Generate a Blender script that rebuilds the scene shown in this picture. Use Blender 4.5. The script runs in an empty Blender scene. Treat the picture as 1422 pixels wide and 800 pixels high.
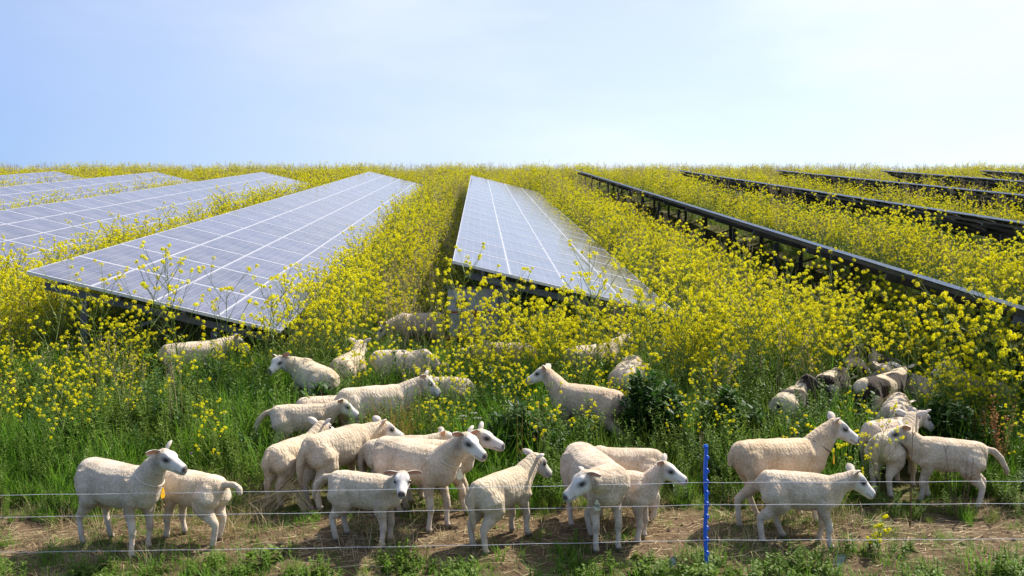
import bpy, math, random
import numpy as np
from mathutils import Vector, Matrix, Euler, noise

random.seed(11)
rng = np.random.default_rng(11)
scene = bpy.context.scene
COL = scene.collection
R = math.radians

# ------------------------------------------------------------------ place
F = 1370.0 / 1422.0          # focal length in picture widths
CAM_Z = 3.33
SLOPE = 0.158
ROWDX = -0.034               # the table rows lean a little to the left as they climb


def ground(x, y):
    """Height of the hillside."""
    if y < 6.6:
        z = SLOPE * 6.6 - max(0.0, 6.6 - y) * 0.02
    elif y < 12:
        z = SLOPE * y
    elif y < 69:
        z = 1.896 + 0.150 * (y - 12)
    else:
        d = y - 69
        z = 10.446 + 0.150 * d - 0.0055 * d * d
        if d > 40:
            z = 10.446 + 6.0 - 8.8 - 0.29 * (d - 40)
        z = max(z, 0.4)
    k = 0.035 if y < 55 else 0.1
    z += k * (noise.noise(Vector((x * 0.55, y * 0.55, 3.1)))) + 0.016 * noise.noise(Vector((x * 2.1, y * 2.1, 7.7)))
    return z


def link(o, parent=None):
    COL.objects.link(o)
    if parent is not None:
        o.parent = parent
    return o


def tag(o, label=None, cat=None, group=None, kind=None):
    if label:
        o['label'] = label
    if cat:
        o['category'] = cat
    if group:
        o['group'] = group
    if kind:
        o['kind'] = kind
    return o


def empty(name, loc=(0, 0, 0), rz=0.0):
    o = bpy.data.objects.new(name, None)
    o.empty_display_size = 0.1
    COL.objects.link(o)
    o.location = loc
    o.rotation_euler = (0, 0, rz)
    return o


class Geo:
    """Collects vertices and faces, then makes ONE mesh."""

    def __init__(self):
        self.v, self.f, self.m, self.c = [], [], [], []

    def add(self, verts, faces, mat=0, col=None):
        b = len(self.v)
        self.v.extend([tuple(p) for p in verts])
        self.f.extend([tuple(i + b for i in f) for f in faces])
        self.m.extend([mat] * len(faces))
        if col is not None:
            self.c.extend([col] * len(verts))

    def box(self, lo, hi, mat=0, M=None):
        x0, y0, z0 = lo
        x1, y1, z1 = hi
        vs = [Vector(p) for p in ((x0, y0, z0), (x1, y0, z0), (x1, y1, z0), (x0, y1, z0),
                                  (x0, y0, z1), (x1, y0, z1), (x1, y1, z1), (x0, y1, z1))]
        if M is not None:
            vs = [M @ p for p in vs]
        self.add(vs, [(0, 3, 2, 1), (4, 5, 6, 7), (0, 1, 5, 4), (1, 2, 6, 5), (2, 3, 7, 6), (3, 0, 4, 7)], mat)

    def tube(self, pts, rads, n=6, mat=0, cap=True, ref=None):
        pts = [Vector(p) for p in pts]
        if not hasattr(rads, '__len__'):
            rads = [rads] * len(pts)
        vs, fs = [], []
        prev = None
        for i, p in enumerate(pts):
            d = (pts[min(i + 1, len(pts) - 1)] - pts[max(i - 1, 0)])
            if d.length < 1e-9:
                d = Vector((0, 0, 1))
            d.normalize()
            if prev is None:
                a = Vector((1, 0, 0)) if abs(d.x) < 0.8 else Vector((0, 1, 0))
            else:
                a = prev
            a = (a - d * a.dot(d)).normalized()
            prev = a
            b = d.cross(a)
            for k in range(n):
                t = 2 * math.pi * k / n
                vs.append(p + (a * math.cos(t) + b * math.sin(t)) * rads[i])
        for i in range(len(pts) - 1):
            for k in range(n):
                k2 = (k + 1) % n
                fs.append((i * n + k, i * n + k2, (i + 1) * n + k2, (i + 1) * n + k))
        if cap:
            fs.append(tuple(range(n - 1, -1, -1)))
            fs.append(tuple((len(pts) - 1) * n + k for k in range(n)))
        self.add(vs, fs, mat)

    def mesh(self, name, mats, smooth=False):
        me = bpy.data.meshes.new(name)
        me.from_pydata(self.v, [], self.f)
        for m in mats:
            me.materials.append(m)
        if len(mats) > 1:
            me.polygons.foreach_set('material_index', self.m)
        if smooth:
            me.polygons.foreach_set('use_smooth', [True] * len(me.polygons))
        me.update()
        return me

    def build(self, name, mats, parent=None, smooth=False):
        if not isinstance(mats, (list, tuple)):
            mats = [mats]
        return link(bpy.data.objects.new(name, self.mesh(name, mats, smooth)), parent)


# ------------------------------------------------------------------ materials
def new_mat(name):
    m = bpy.data.materials.new(name)
    m.use_nodes = True
    nt = m.node_tree
    b = nt.nodes['Principled BSDF']
    return m, nt, b


def nd(nt, t, **kw):
    n = nt.nodes.new(t)
    for k, v in kw.items():
        setattr(n, k, v)
    return n


def ramp(nt, stops, src=None):
    r = nd(nt, 'ShaderNodeValToRGB')
    e = r.color_ramp.elements
    while len(e) > 1:
        e.remove(e[-1])
    e[0].position = stops[0][0]
    e[0].color = (*stops[0][1], 1)
    for p, c in stops[1:]:
        x = e.new(p)
        x.color = (*c, 1)
    if src is not None:
        nt.links.new(src, r.inputs['Fac'])
    return r


def noise_node(nt, scale, detail=4, coord='Object', rough=0.55):
    t = nd(nt, 'ShaderNodeTexCoord')
    n = nd(nt, 'ShaderNodeTexNoise')
    n.inputs['Scale'].default_value = scale
    n.inputs['Detail'].default_value = detail
    n.inputs['Roughness'].default_value = rough
    nt.links.new(t.outputs[coord], n.inputs['Vector'])
    return n


def plain(name, col, rough=0.6, metal=0.0, var=0.15, scale=8.0, bump=0.0, spec=0.5):
    m, nt, b = new_mat(name)
    n = noise_node(nt, scale)
    r = ramp(nt, [(0.25, tuple(c * (1 - var) for c in col)), (0.75, tuple(min(1, c * (1 + var)) for c in col))], n.outputs['Fac'])
    nt.links.new(r.outputs['Color'], b.inputs['Base Color'])
    b.inputs['Roughness'].default_value = rough
    b.inputs['Metallic'].default_value = metal
    b.inputs['Specular IOR Level'].default_value = spec
    if bump:
        bp = nd(nt, 'ShaderNodeBump')
        bp.inputs['Strength'].default_value = bump
        bp.inputs['Distance'].default_value = 0.01
        nt.links.new(n.outputs['Fac'], bp.inputs['Height'])
        nt.links.new(bp.outputs['Normal'], b.inputs['Normal'])
    return m


def leafy(name, c0, c1, trans=0.35, rough=0.55, tcol=None, spec=0.3):
    """Leaf, blade or petal: varies from plant to plant, lets light through."""
    m, nt, b = new_mat(name)
    oi = nd(nt, 'ShaderNodeObjectInfo')
    geo = nd(nt, 'ShaderNodeNewGeometry')
    add = nd(nt, 'ShaderNodeMath', operation='ADD')
    mul = nd(nt, 'ShaderNodeMath', operation='MULTIPLY')
    mul.inputs[1].default_value = 0.55
    nt.links.new(geo.outputs['Random Per Island'], mul.inputs[0])
    mul2 = nd(nt, 'ShaderNodeMath', operation='MULTIPLY')
    mul2.inputs[1].default_value = 0.45
    nt.links.new(oi.outputs['Random'], mul2.inputs[0])
    nt.links.new(mul.outputs[0], add.inputs[0])
    nt.links.new(mul2.outputs[0], add.inputs[1])
    r = ramp(nt, [(0.0, c0), (1.0, c1)], add.outputs[0])
    nt.links.new(r.outputs['Color'], b.inputs['Base Color'])
    b.inputs['Roughness'].default_value = rough
    b.inputs['Specular IOR Level'].default_value = spec
    tr = nd(nt, 'ShaderNodeBsdfTranslucent')
    if tcol is None:
        nt.links.new(r.outputs['Color'], tr.inputs['Color'])
    else:
        mx = nd(nt, 'ShaderNodeMix', data_type='RGBA', blend_type='MULTIPLY')
        mx.inputs['Factor'].default_value = 1.0
        nt.links.new(r.outputs['Color'], mx.inputs[6])
        mx.inputs[7].default_value = (*tcol, 1)
        nt.links.new(mx.outputs[2], tr.inputs['Color'])
    ms = nd(nt, 'ShaderNodeMixShader')
    ms.inputs[0].default_value = trans
    nt.links.new(b.outputs[0], ms.inputs[1])
    nt.links.new(tr.outputs[0], ms.inputs[2])
    nt.links.new(ms.outputs[0], nt.nodes['Material Output'].inputs['Surface'])
    return m


M = {}
M['grass'] = leafy('grass_blade', (0.085, 0.15, 0.014), (0.25, 0.33, 0.05), 0.50)
M['lush'] = leafy('lush_grass_blade', (0.07, 0.18, 0.012), (0.19, 0.36, 0.03), 0.50)
M['dark_leaf'] = leafy('dark_leaf', (0.018, 0.058, 0.008), (0.045, 0.115, 0.014), 0.3)
M['weed'] = leafy('weed_leaf', (0.085, 0.16, 0.016), (0.23, 0.34, 0.05), 0.5)
M['stem'] = leafy('mustard_stem', (0.12, 0.18, 0.03), (0.26, 0.32, 0.07), 0.25)
M['mleaf'] = leafy('mustard_leaf', (0.08, 0.15, 0.018), (0.19, 0.28, 0.04), 0.45)
M['petal'] = leafy('yellow_petal', (0.84, 0.73, 0.006), (0.91, 0.89, 0.02), 0.52, 0.6)
M['straw'] = leafy('dry_straw', (0.34, 0.24, 0.11), (0.62, 0.50, 0.28), 0.15, 0.7)
M['drybrown'] = leafy('dead_stem', (0.10, 0.06, 0.03), (0.24, 0.14, 0.06), 0.05, 0.8)
M['ochre'] = leafy('ochre_seed', (0.30, 0.17, 0.04), (0.52, 0.36, 0.08), 0.2, 0.8)
M['rust'] = leafy('rust_seed', (0.30, 0.09, 0.02), (0.50, 0.22, 0.05), 0.2, 0.8)
M['umbel'] = leafy('white_umbel', (0.55, 0.56, 0.48), (0.72, 0.72, 0.66), 0.3, 0.7)
M['purple'] = leafy('purple_petal', (0.22, 0.07, 0.30), (0.34, 0.14, 0.40), 0.3, 0.7)
M['grey_leaf'] = plain('pale_leaf', (0.26, 0.34, 0.27), 0.55, var=0.2, scale=30)
M['steel'] = plain('weathered_steel', (0.085, 0.085, 0.09), 0.55, 0.3, 0.25, 6)
M['dark_steel'] = plain('dark_weathered_steel', (0.10, 0.10, 0.105), 0.55, 0.4, 0.2, 6)
M['alu'] = plain('aluminium_frame', (0.62, 0.62, 0.65), 0.42, 0.2, 0.06, 20)
M['back'] = plain('panel_backsheet', (0.11, 0.11, 0.12), 0.6, 0.0, 0.1, 4)
M['concrete'] = plain('grey_cabinet_paint', (0.36, 0.36, 0.38), 0.7, 0.0, 0.15, 12)
M['black'] = plain('black_opening', (0.01, 0.01, 0.01), 0.8)
M['rust_pipe'] = plain('orange_red_pipe', (0.46, 0.10, 0.03), 0.6, 0.0, 0.3, 15)
M['blue'] = plain('blue_plastic', (0.010, 0.115, 0.60), 0.42, 0.0, 0.18, 30)
M['wire'] = plain('white_polywire', (0.80, 0.77, 0.80), 0.5, 0.0, 0.08, 40)
M['tag'] = plain('ivory_plastic', (0.72, 0.68, 0.46), 0.45, 0.0, 0.05, 30)
M['tag_yellow'] = plain('yellow_plastic', (0.80, 0.42, 0.01), 0.4, 0.0, 0.05, 30)
M['tag_orange'] = plain('orange_plastic', (0.78, 0.20, 0.02), 0.4, 0.0, 0.05, 30)
M['ink'] = plain('dark_ink', (0.02, 0.02, 0.025), 0.6)
M['strap'] = plain('woven_strap', (0.62, 0.56, 0.44), 0.8, 0.0, 0.15, 60)
M['dark_strap'] = plain('dark_strap', (0.05, 0.045, 0.04), 0.8, 0.0, 0.15, 60)


def make_glass():
    """Blue-violet multicrystalline cells behind glass; UV is in metres on the module."""
    m, nt, b = new_mat('solar_glass')
    uv = nd(nt, 'ShaderNodeUVMap')
    sep = nd(nt, 'ShaderNodeSeparateXYZ')
    nt.links.new(uv.outputs[0], sep.inputs[0])

    def line(src, pitch, width):
        a = nd(nt, 'ShaderNodeMath', operation='DIVIDE')
        a.inputs[1].default_value = pitch
        nt.links.new(src, a.inputs[0])
        f = nd(nt, 'ShaderNodeMath', operation='FRACT')
        nt.links.new(a.outputs[0], f.inputs[0])
        l = nd(nt, 'ShaderNodeMath', operation='LESS_THAN')
        l.inputs[1].default_value = width / pitch
        nt.links.new(f.outputs[0], l.inputs[0])
        return l.outputs[0]

    lu = line(sep.outputs[0], 0.1295, 0.006)
    lv = line(sep.outputs[1], 0.1595, 0.006)
    mx0 = nd(nt, 'ShaderNodeMath', operation='MAXIMUM')
    nt.links.new(lu, mx0.inputs[0])
    nt.links.new(lv, mx0.inputs[1])
    bus = line(sep.outputs[0], 0.0648, 0.0022)
    bm = nd(nt, 'ShaderNodeMath', operation='MULTIPLY')
    bm.inputs[1].default_value = 0.55
    nt.links.new(bus, bm.inputs[0])
    mx = nd(nt, 'ShaderNodeMath', operation='MAXIMUM')
    nt.links.new(mx0.outputs[0], mx.inputs[0])
    nt.links.new(bm.outputs[0], mx.inputs[1])
    vor = nd(nt, 'ShaderNodeTexVoronoi')
    vor.inputs['Scale'].default_value = 60
    nt.links.new(uv.outputs[0], vor.inputs['Vector'])
    cr = ramp(nt, [(0.0, (0.050, 0.050, 0.092)), (1.0, (0.078, 0.078, 0.128))], vor.outputs['Color'])
    oi = nd(nt, 'ShaderNodeObjectInfo')
    hs = nd(nt, 'ShaderNodeHueSaturation')
    mr = nd(nt, 'ShaderNodeMapRange')
    mr.inputs['To Min'].default_value = 0.82
    mr.inputs['To Max'].default_value = 1.2
    nt.links.new(oi.outputs['Random'], mr.inputs['Value'])
    nt.links.new(mr.outputs[0], hs.inputs['Value'])
    nt.links.new(cr.outputs[0], hs.inputs['Color'])
    mix = nd(nt, 'ShaderNodeMix', data_type='RGBA')
    nt.links.new(mx.outputs[0], mix.inputs[0])
    nt.links.new(hs.outputs[0], mix.inputs[6])
    mix.inputs[7].default_value = (0.27, 0.27, 0.33, 1)
    # thin dust
    dn = noise_node(nt, 1.6, 6)
    dr = ramp(nt, [(0.35, (0, 0, 0)), (0.8, (0.34, 0.34, 0.34))], dn.outputs['Fac'])
    mix2 = nd(nt, 'ShaderNodeMix', data_type='RGBA')
    nt.links.new(dr.outputs[0], mix2.inputs[0])
    nt.links.new(mix.outputs[2], mix2.inputs[6])
    mix2.inputs[7].default_value = (0.42, 0.39, 0.38, 1)
    nt.links.new(mix2.outputs[2], b.inputs['Base Color'])
    b.inputs['Roughness'].default_value = 0.13
    b.inputs['IOR'].default_value = 1.5
    b.inputs['Specular IOR Level'].default_value = 0.5
    return m


M['glass'] = make_glass()


def make_ground_mat():
    m, nt, b = new_mat('hillside_soil')
    tc = nd(nt, 'ShaderNodeTexCoord')
    sep = nd(nt, 'ShaderNodeSeparateXYZ')
    nt.links.new(tc.outputs['Object'], sep.inputs[0])
    n1 = noise_node(nt, 0.9, 6)
    n2 = noise_node(nt, 9.0, 8, rough=0.7)
    n3 = noise_node(nt, 60.0, 5, rough=0.7)
    soil = ramp(nt, [(0.25, (0.095, 0.060, 0.034)), (0.5, (0.185, 0.126, 0.074)), (0.74, (0.33, 0.245, 0.15))], n2.outputs['Fac'])
    litter = ramp(nt, [(0.3, (0.075, 0.085, 0.025)), (0.7, (0.19, 0.17, 0.06))], n2.outputs['Fac'])
    # trodden strip along the fence: bare between y=7.3 and 8.7, with a wandering edge
    ad = nd(nt, 'ShaderNodeMath', operation='MULTIPLY_ADD')
    ad.inputs[1].default_value = 1.4
    nt.links.new(n1.outputs['Fac'], ad.inputs[0])
    nt.links.new(sep.outputs[1], ad.inputs[2])
    mr = nd(nt, 'ShaderNodeMapRange')
    mr.inputs['From Min'].default_value = 9.2
    mr.inputs['From Max'].default_value = 9.9
    nt.links.new(ad.outputs[0], mr.inputs['Value'])
    mr2 = nd(nt, 'ShaderNodeMapRange')
    mr2.inputs['From Min'].default_value = 8.15
    mr2.inputs['From Max'].default_value = 7.75
    nt.links.new(ad.outputs[0], mr2.inputs['Value'])
    mxx = nd(nt, 'ShaderNodeMath', operation='MAXIMUM')
    nt.links.new(mr.outputs[0], mxx.inputs[0])
    nt.links.new(mr2.outputs[0], mxx.inputs[1])
    mix = nd(nt, 'ShaderNodeMix', data_type='RGBA')
    nt.links.new(mxx.outputs[0], mix.inputs[0])
    nt.links.new(soil.outputs[0], mix.inputs[6])
    nt.links.new(litter.outputs[0], mix.inputs[7])
    sp = ramp(nt, [(0.35, (0.6, 0.6, 0.6)), (0.65, (1.15, 1.12, 1.05))], n3.outputs['Fac'])
    mul = nd(nt, 'ShaderNodeMix', data_type='RGBA', blend_type='MULTIPLY')
    mul.inputs[0].default_value = 1.0
    nt.links.new(mix.outputs[2], mul.inputs[6])
    nt.links.new(sp.outputs[0], mul.inputs[7])
    nt.links.new(mul.outputs[2], b.inputs['Base Color'])
    b.inputs['Roughness'].default_value = 0.95
    b.inputs['Specular IOR Level'].default_value = 0.15
    sm = nd(nt, 'ShaderNodeMath', operation='ADD')
    nt.links.new(n2.outputs['Fac'], sm.inputs[0])
    nt.links.new(n3.outputs['Fac'], sm.inputs[1])
    bp = nd(nt, 'ShaderNodeBump')
    bp.inputs['Strength'].default_value = 0.8
    bp.inputs['Distance'].default_value = 0.035
    nt.links.new(sm.outputs[0], bp.inputs['Height'])
    nt.links.new(bp.outputs['Normal'], b.inputs['Normal'])
    return m


M['soil'] = make_ground_mat()


def make_wool():
    m, nt, b = new_mat('shorn_fleece')
    at = nd(nt, 'ShaderNodeAttribute', attribute_name='coat')
    n1 = noise_node(nt, 7.0, 5)
    n2 = noise_node(nt, 58.0, 5, rough=0.8)
    n3 = noise_node(nt, 26.0, 4, rough=0.6)
    v1 = ramp(nt, [(0.28, (0.74, 0.68, 0.60)), (0.58, (1.04, 1.03, 1.02))], n1.outputs['Fac'])
    v2 = ramp(nt, [(0.34, (0.72, 0.68, 0.62)), (0.62, (1.10, 1.10, 1.10))], n2.outputs['Fac'])
    c1 = nd(nt, 'ShaderNodeMix', data_type='RGBA', blend_type='MULTIPLY')
    c1.inputs[0].default_value = 1
    nt.links.new(at.outputs['Color'], c1.inputs[6])
    nt.links.new(v1.outputs[0], c1.inputs[7])
    c2 = nd(nt, 'ShaderNodeMix', data_type='RGBA', blend_type='MULTIPLY')
    nt.links.new(at.outputs['Alpha'], c2.inputs[0])
    nt.links.new(c1.outputs[2], c2.inputs[6])
    nt.links.new(v2.outputs[0], c2.inputs[7])
    nt.links.new(c2.outputs[2], b.inputs['Base Color'])
    b.inputs['Roughness'].default_value = 0.9
    b.inputs['Specular IOR Level'].default_value = 0.12
    b.inputs['Sheen Weight'].default_value = 0.25
    b.inputs['Sheen Roughness'].default_value = 0.5
    b.inputs['Sheen Tint'].default_value = (1.0, 0.93, 0.82, 1)
    # short wrinkles across the body + curls of wool
    tc = nd(nt, 'ShaderNodeTexCoord')
    wv = nd(nt, 'ShaderNodeTexWave', wave_type='BANDS', bands_direction='X')
    wv.inputs['Scale'].default_value = 9.0
    wv.inputs['Distortion'].default_value = 9.0
    wv.inputs['Detail'].default_value = 3.0
    wv.inputs['Detail Scale'].default_value = 2.0
    nt.links.new(tc.outputs['Object'], wv.inputs['Vector'])
    a1 = nd(nt, 'ShaderNodeMath', operation='MULTIPLY_ADD')
    a1.inputs[1].default_value = 0.42
    nt.links.new(wv.outputs['Fac'], a1.inputs[0])
    nt.links.new(n3.outputs['Fac'], a1.inputs[2])
    a2 = nd(nt, 'ShaderNodeMath', operation='MULTIPLY_ADD')
    a2.inputs[1].default_value = 0.5
    nt.links.new(n2.outputs['Fac'], a2.inputs[0])
    nt.links.new(a1.outputs[0], a2.inputs[2])
    st = nd(nt, 'ShaderNodeMath', operation='MULTIPLY_ADD')
    st.inputs[1].default_value = 0.52
    st.inputs[2].default_value = 0.12
    nt.links.new(at.outputs['Alpha'], st.inputs[0])
    bp = nd(nt, 'ShaderNodeBump')
    bp.inputs['Distance'].default_value = 0.012
    nt.links.new(st.outputs[0], bp.inputs['Strength'])
    nt.links.new(a2.outputs[0], bp.inputs['Height'])
    nt.links.new(bp.outputs['Normal'], b.inputs['Normal'])
    return m


M['wool'] = make_wool()
M['eye'] = plain('dark_eye', (0.015, 0.011, 0.008), 0.12, var=0.05)
# ------------------------------------------------------------------ sheep
def loft(g, rings, n=16, power=2.0):
    """rings: (centre, side vector, up vector, half width, half height)."""
    vs, fs = [], []
    for c, s, u, hw, hh in rings:
        for k in range(n):
            t = 2 * math.pi * k / n
            ct, st = math.cos(t), math.sin(t)
            e = 2.0 / power
            a = math.copysign(abs(ct) ** e, ct)
            b_ = math.copysign(abs(st) ** e, st)
            vs.append(c + s * (a * hw) + u * (b_ * hh))
    m = len(rings)
    for i in range(m - 1):
        for k in range(n):
            k2 = (k + 1) % n
            fs.append((i * n + k, i * n + k2, (i + 1) * n + k2, (i + 1) * n + k))
    vs.append(rings[0][0])
    vs.append(rings[-1][0])
    for k in range(n):
        k2 = (k + 1) % n
        fs.append((m * n, k2, k))
        fs.append((m * n + 1, (m - 1) * n + k, (m - 1) * n + k2))
    g.add(vs, fs)


def limb(g, pts, rads, n=12):
    """Tapered limb with rounded ends, extra rings between the joints."""
    P, Q = [], []
    for i in range(len(pts) - 1):
        a, b = Vector(pts[i]), Vector(pts[i + 1])
        for t in (0, 0.34, 0.67):
            s = t * t * (3 - 2 * t)
            P.append(a.lerp(b, t))
            Q.append(rads[i] * (1 - s) + rads[i + 1] * s)
    P.append(Vector(pts[-1]))
    Q.append(rads[-1])
    d0 = (P[0] - P[1]).normalized()
    d1 = (P[-1] - P[-2]).normalized()
    P = [P[0] + d0 * Q[0] * 0.8, P[0] + d0 * Q[0] * 0.45] + P + [P[-1] + d1 * Q[-1] * 0.4]
    Q = [Q[0] * 0.45, Q[0] * 0.85] + Q + [Q[-1] * 0.75]
    g.tube(P, Q, n)


def seg_dist(p, a, b):
    ab = b - a
    t = np.clip(((p - a) @ ab) / max(1e-9, ab @ ab), 0, 1)
    return np.linalg.norm(p - (a + t[:, None] * ab), axis=1)


CREAM = np.array((0.63, 0.53, 0.395))
CREAM2 = np.array((0.42, 0.30, 0.20))
WHITE = np.array((0.68, 0.64, 0.585))
PINK = np.array((0.70, 0.33, 0.21))
DARK = np.array((0.026, 0.018, 0.015))


def make_sheep(label, x, y, H=0.74, lamb=False, yaw=0.0, hyaw=0.0, npitch=48, hpitch=-28, tail='short',
               legs=(0, 0, 0, 0), coat='cream', vox=0.011, ears=(0, 0), seed=0, nyaw=None, tilt=0.0, name='sheep', tagged=None):
    rs = random.Random(seed * 7 + 3)
    k = H / 0.745
    ll = 0.95                                     # body length factor
    leg_t, head_s, girth = 0.80, 1.0, 1.0
    if lamb:
        ll, leg_t, head_s, girth = 0.92, 1.04, 1.14, 0.97
    z0 = ground(x, y)
    ca, sa = math.cos(yaw), math.sin(yaw)

    def gl(px, py):                              # ground height under a local point, relative to the base
        return ground(x + ca * px - sa * py, y + sa * px + ca * py) - z0

    zf, zh = gl(0.28 * k, 0), gl(-0.36 * k, 0)
    slope = (zf - zh) / (0.64 * k)
    mid = (zf + zh) / 2 + slope * 0.04 * k

    def B(px, py, pz):                           # body point in normalised ewe metres -> local metres
        px = px * ll
        return Vector((px * k, py * k, pz * k + mid + slope * px * k + tilt * px * k))

    Y = Vector((0, 1, 0))
    U = Vector((0, 0, 1))
    g = Geo()
    T = [(-.455, .600, .05, .05), (-.435, .594, .105, .10), (-.39, .586, .138, .134), (-.31, .584, .148, .155), (-.20, .572, .162, .172),
         (-.06, .552, .180, .194), (.06, .550, .180, .190), (.17, .558, .175, .172), (.26, .566, .163, .146), (.34, .576, .142, .126),
         (.405, .586, .112, .100), (.44, .594, .07, .065)]
    loft(g, [(B(px, 0, z), Y, U, hw * k * girth * 1.05, hh * k * (1.08 if lamb else 1.04)) for px, z, hh, hw in T], 18, 2.25)
    # rump and shoulder masses, and the withers
    for sy in (-1, 1):
        limb(g, [B(-.30, sy * .078, .585), B(-.27, sy * .092, .48)], [.120 * k * girth, .112 * k])
        limb(g, [B(.24, sy * .074, .592), B(.25, sy * .088, .48)], [.102 * k, .090 * k])
    # neck and head
    if nyaw is None:
        nyaw = hyaw * 0.55
    nb = B(.31, 0, .625)
    npr = math.radians(npitch)
    nd_ = Vector((math.cos(npr) * math.cos(nyaw), math.cos(npr) * math.sin(nyaw), math.sin(npr)))
    L = (0.285 if not lamb else 0.235) * k
    poll = nb + nd_ * L
    limb(g, [nb - nd_ * .05 * k - U * .03 * k, nb + nd_ * L * .45 - U * .012 * k, poll], [.160 * k * girth, .118 * k * girth, .080 * k * head_s])
    limb(g, [B(.32, 0, .50), nb + nd_ * L * .35 - U * .04 * k], [.115 * k * girth, .10 * k * girth])   # brisket
    hpr = math.radians(hpitch)
    fx = Vector((math.cos(hpr) * math.cos(hyaw), math.cos(hpr) * math.sin(hyaw), math.sin(hpr)))
    fy = Vector((-math.sin(hyaw), math.cos(hyaw), 0))
    fz = fx.cross(fy)
    hs = k * head_s
    ho = poll + fx * 0.005 * k + fz * 0.012 * k

    def Hd(a, b, c):
        return ho + (fx * a + fy * b + fz * c) * hs

    HR = [(-.060, .0, .040, .038), (-.035, .0, .070, .062), (.0, .0, .085, .073), (.045, -.003, .084, .075), (.085, -.008, .076, .067), (.125, -.015, .065, .054),
          (.160, -.021, .058, .047), (.19, -.026, .054, .044), (.22, -.029, .050, .042), (.243, -.032, .041, .036), (.255, -.034, .022, .022)]
    loft(g, [(Hd(a, 0, c), fy, fz, hw * hs, hh * hs) for a, c, hh, hw in HR], 16, 2.15)
    for s in (-1, 1):                            # brow ridge
        limb(g, [Hd(.055, s * .045, .050), Hd(.10, s * .046, .036)], [.024 * hs, .020 * hs], 8)
    # legs: FL FR HL HR
    feet = []
    legsegs = []
    for i, (side, front) in enumerate(((1, True), (-1, True), (1, False), (-1, False))):
        dx = legs[i]
        sy = side * (0.095 if front else 0.098) * k
        if front:
            fxp = (.262 * ll + dx) * k
            fz_ = gl(fxp, sy)
            hip = B(.25, side * .09, .46)
            elbow = B(.235, side * .10, .385)
            foot = Vector((fxp + .012 * k, sy, fz_))
            t = (.62, .93)
            knee = elbow.lerp(foot, .47) + Vector((.022 * k, 0, 0))
            fet = elbow.lerp(foot, .86) + Vector((-.004 * k, 0, 0))
            pts = [hip, elbow, knee + Vector((-.004 * k, 0, .05 * k)), knee, knee + Vector((-.006 * k, 0, -.05 * k)), fet, foot + Vector((.006 * k, 0, .028 * k))]
            rad = [.098, .062, .040, .041, .029, .031, .037]
        else:
            fxp = (-.345 * ll + dx) * k
            fz_ = gl(fxp, sy)
            hip = B(-.27, side * .09, .50)
            stf = B(-.245, side * .108, .41)
            foot = Vector((fxp + .012 * k, sy, fz_))
            hock = Vector((foot.x - .045 * k - dx * .25 * k, sy * 1.03, fz_ + .235 * k))
            fet = hock.lerp(foot, .72) + Vector((.004 * k, 0, 0))
            gas = stf.lerp(hock, .5) + Vector((.004 * k, 0, .0))
            pts = [hip, stf, gas, hock + Vector((.006 * k, 0, .03 * k)), hock + Vector((.004 * k, 0, -.02 * k)), fet, foot + Vector((.008 * k, 0, .028 * k))]
            rad = [.150, .118, .066, .043, .034, .031, .037]
        rad = [r_ * k * leg_t for r_ in rad]
        limb(g, pts, rad, 12)
        feet.append(foot)
        legsegs.append([np.array(p) for p in pts])
    # tail
    tb = B(-.43, 0, .66)
    if tail == 'short':
        tp, tr = [tb, B(-.475, 0, .60), B(-.478, 0, .52)], [.035, .034, .022]
    elif tail == 'long':
        sw = rs.uniform(-.03, .03)
        tp, tr = [tb, B(-.49, 0, .60), B(-.505, sw, .48), B(-.49, sw * 2, .34), B(-.48, sw * 2, .27)], [.035, .036, .034, .033, .022]
    elif tail == 'out':
        tp, tr = [tb, B(-.52, 0, .645), B(-.61, .0, .565), B(-.66, 0, .47), B(-.67, 0, .40)], [.036, .036, .034, .032, .022]
    elif tail == 'up':
        tp, tr = [tb, B(-.50, 0, .665), B(-.60, .0, .675), B(-.665, 0, .64), B(-.675, 0, .585)], [.036, .034, .032, .030, .022]
    else:
        tp, tr = [tb, B(-.465, 0, .64)], [.035, .028]
    limb(g, tp, [r_ * k * (1.1 if lamb else 1) for r_ in tr], 10)
    if not lamb and rs.random() < 0.6:           # udder
        limb(g, [B(-.20, 0, .38), B(-.21, 0, .34)], [.075 * k, .05 * k])

    me0 = g.mesh('tmp', [])
    ob = bpy.data.objects.new('tmp', me0)
    COL.objects.link(ob)
    md = ob.modifiers.new('r', 'REMESH')
    md.mode = 'VOXEL'
    md.voxel_size = vox
    sm = ob.modifiers.new('s', 'SMOOTH')
    sm.factor = 0.5
    sm.iterations = 5 if vox < 0.0115 else 3
    dg = bpy.context.evaluated_depsgraph_get()
    dg.update()
    me1 = bpy.data.meshes.new_from_object(ob.evaluated_get(dg))
    nv = len(me1.vertices)
    P = np.empty(nv * 3, np.float32)
    me1.vertices.foreach_get('co', P)
    P = P.reshape(-1, 3).astype(np.float64)
    Nn = np.empty(nv * 3, np.float32)
    me1.vertices.foreach_get('normal', Nn)
    Nn = Nn.reshape(-1, 3)
    faces = [tuple(p.vertices) for p in me1.polygons]
    bpy.data.objects.remove(ob)
    bpy.data.meshes.remove(me0)
    bpy.data.meshes.remove(me1)
    # body relief: loose folds of skin and uneven flesh
    hl = np.stack([(P - np.array(ho)) @ np.array(fx), (P - np.array(ho)) @ np.array(fy), (P - np.array(ho)) @ np.array(fz)], 1) / hs
    inhead = (hl[:, 0] > -.02) & (np.abs(hl[:, 1]) < .115) & (np.abs(hl[:, 2]) < .125) & (hl[:, 0] < .3)
    dleg = np.full(nv, 9.0)
    for sg in legsegs:
        for a, b in zip(sg[2:-1], sg[3:]):
            dleg = np.minimum(dleg, seg_dist(P, a, b))
    zrel = (P[:, 2] - mid - slope * P[:, 0]) / k
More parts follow.
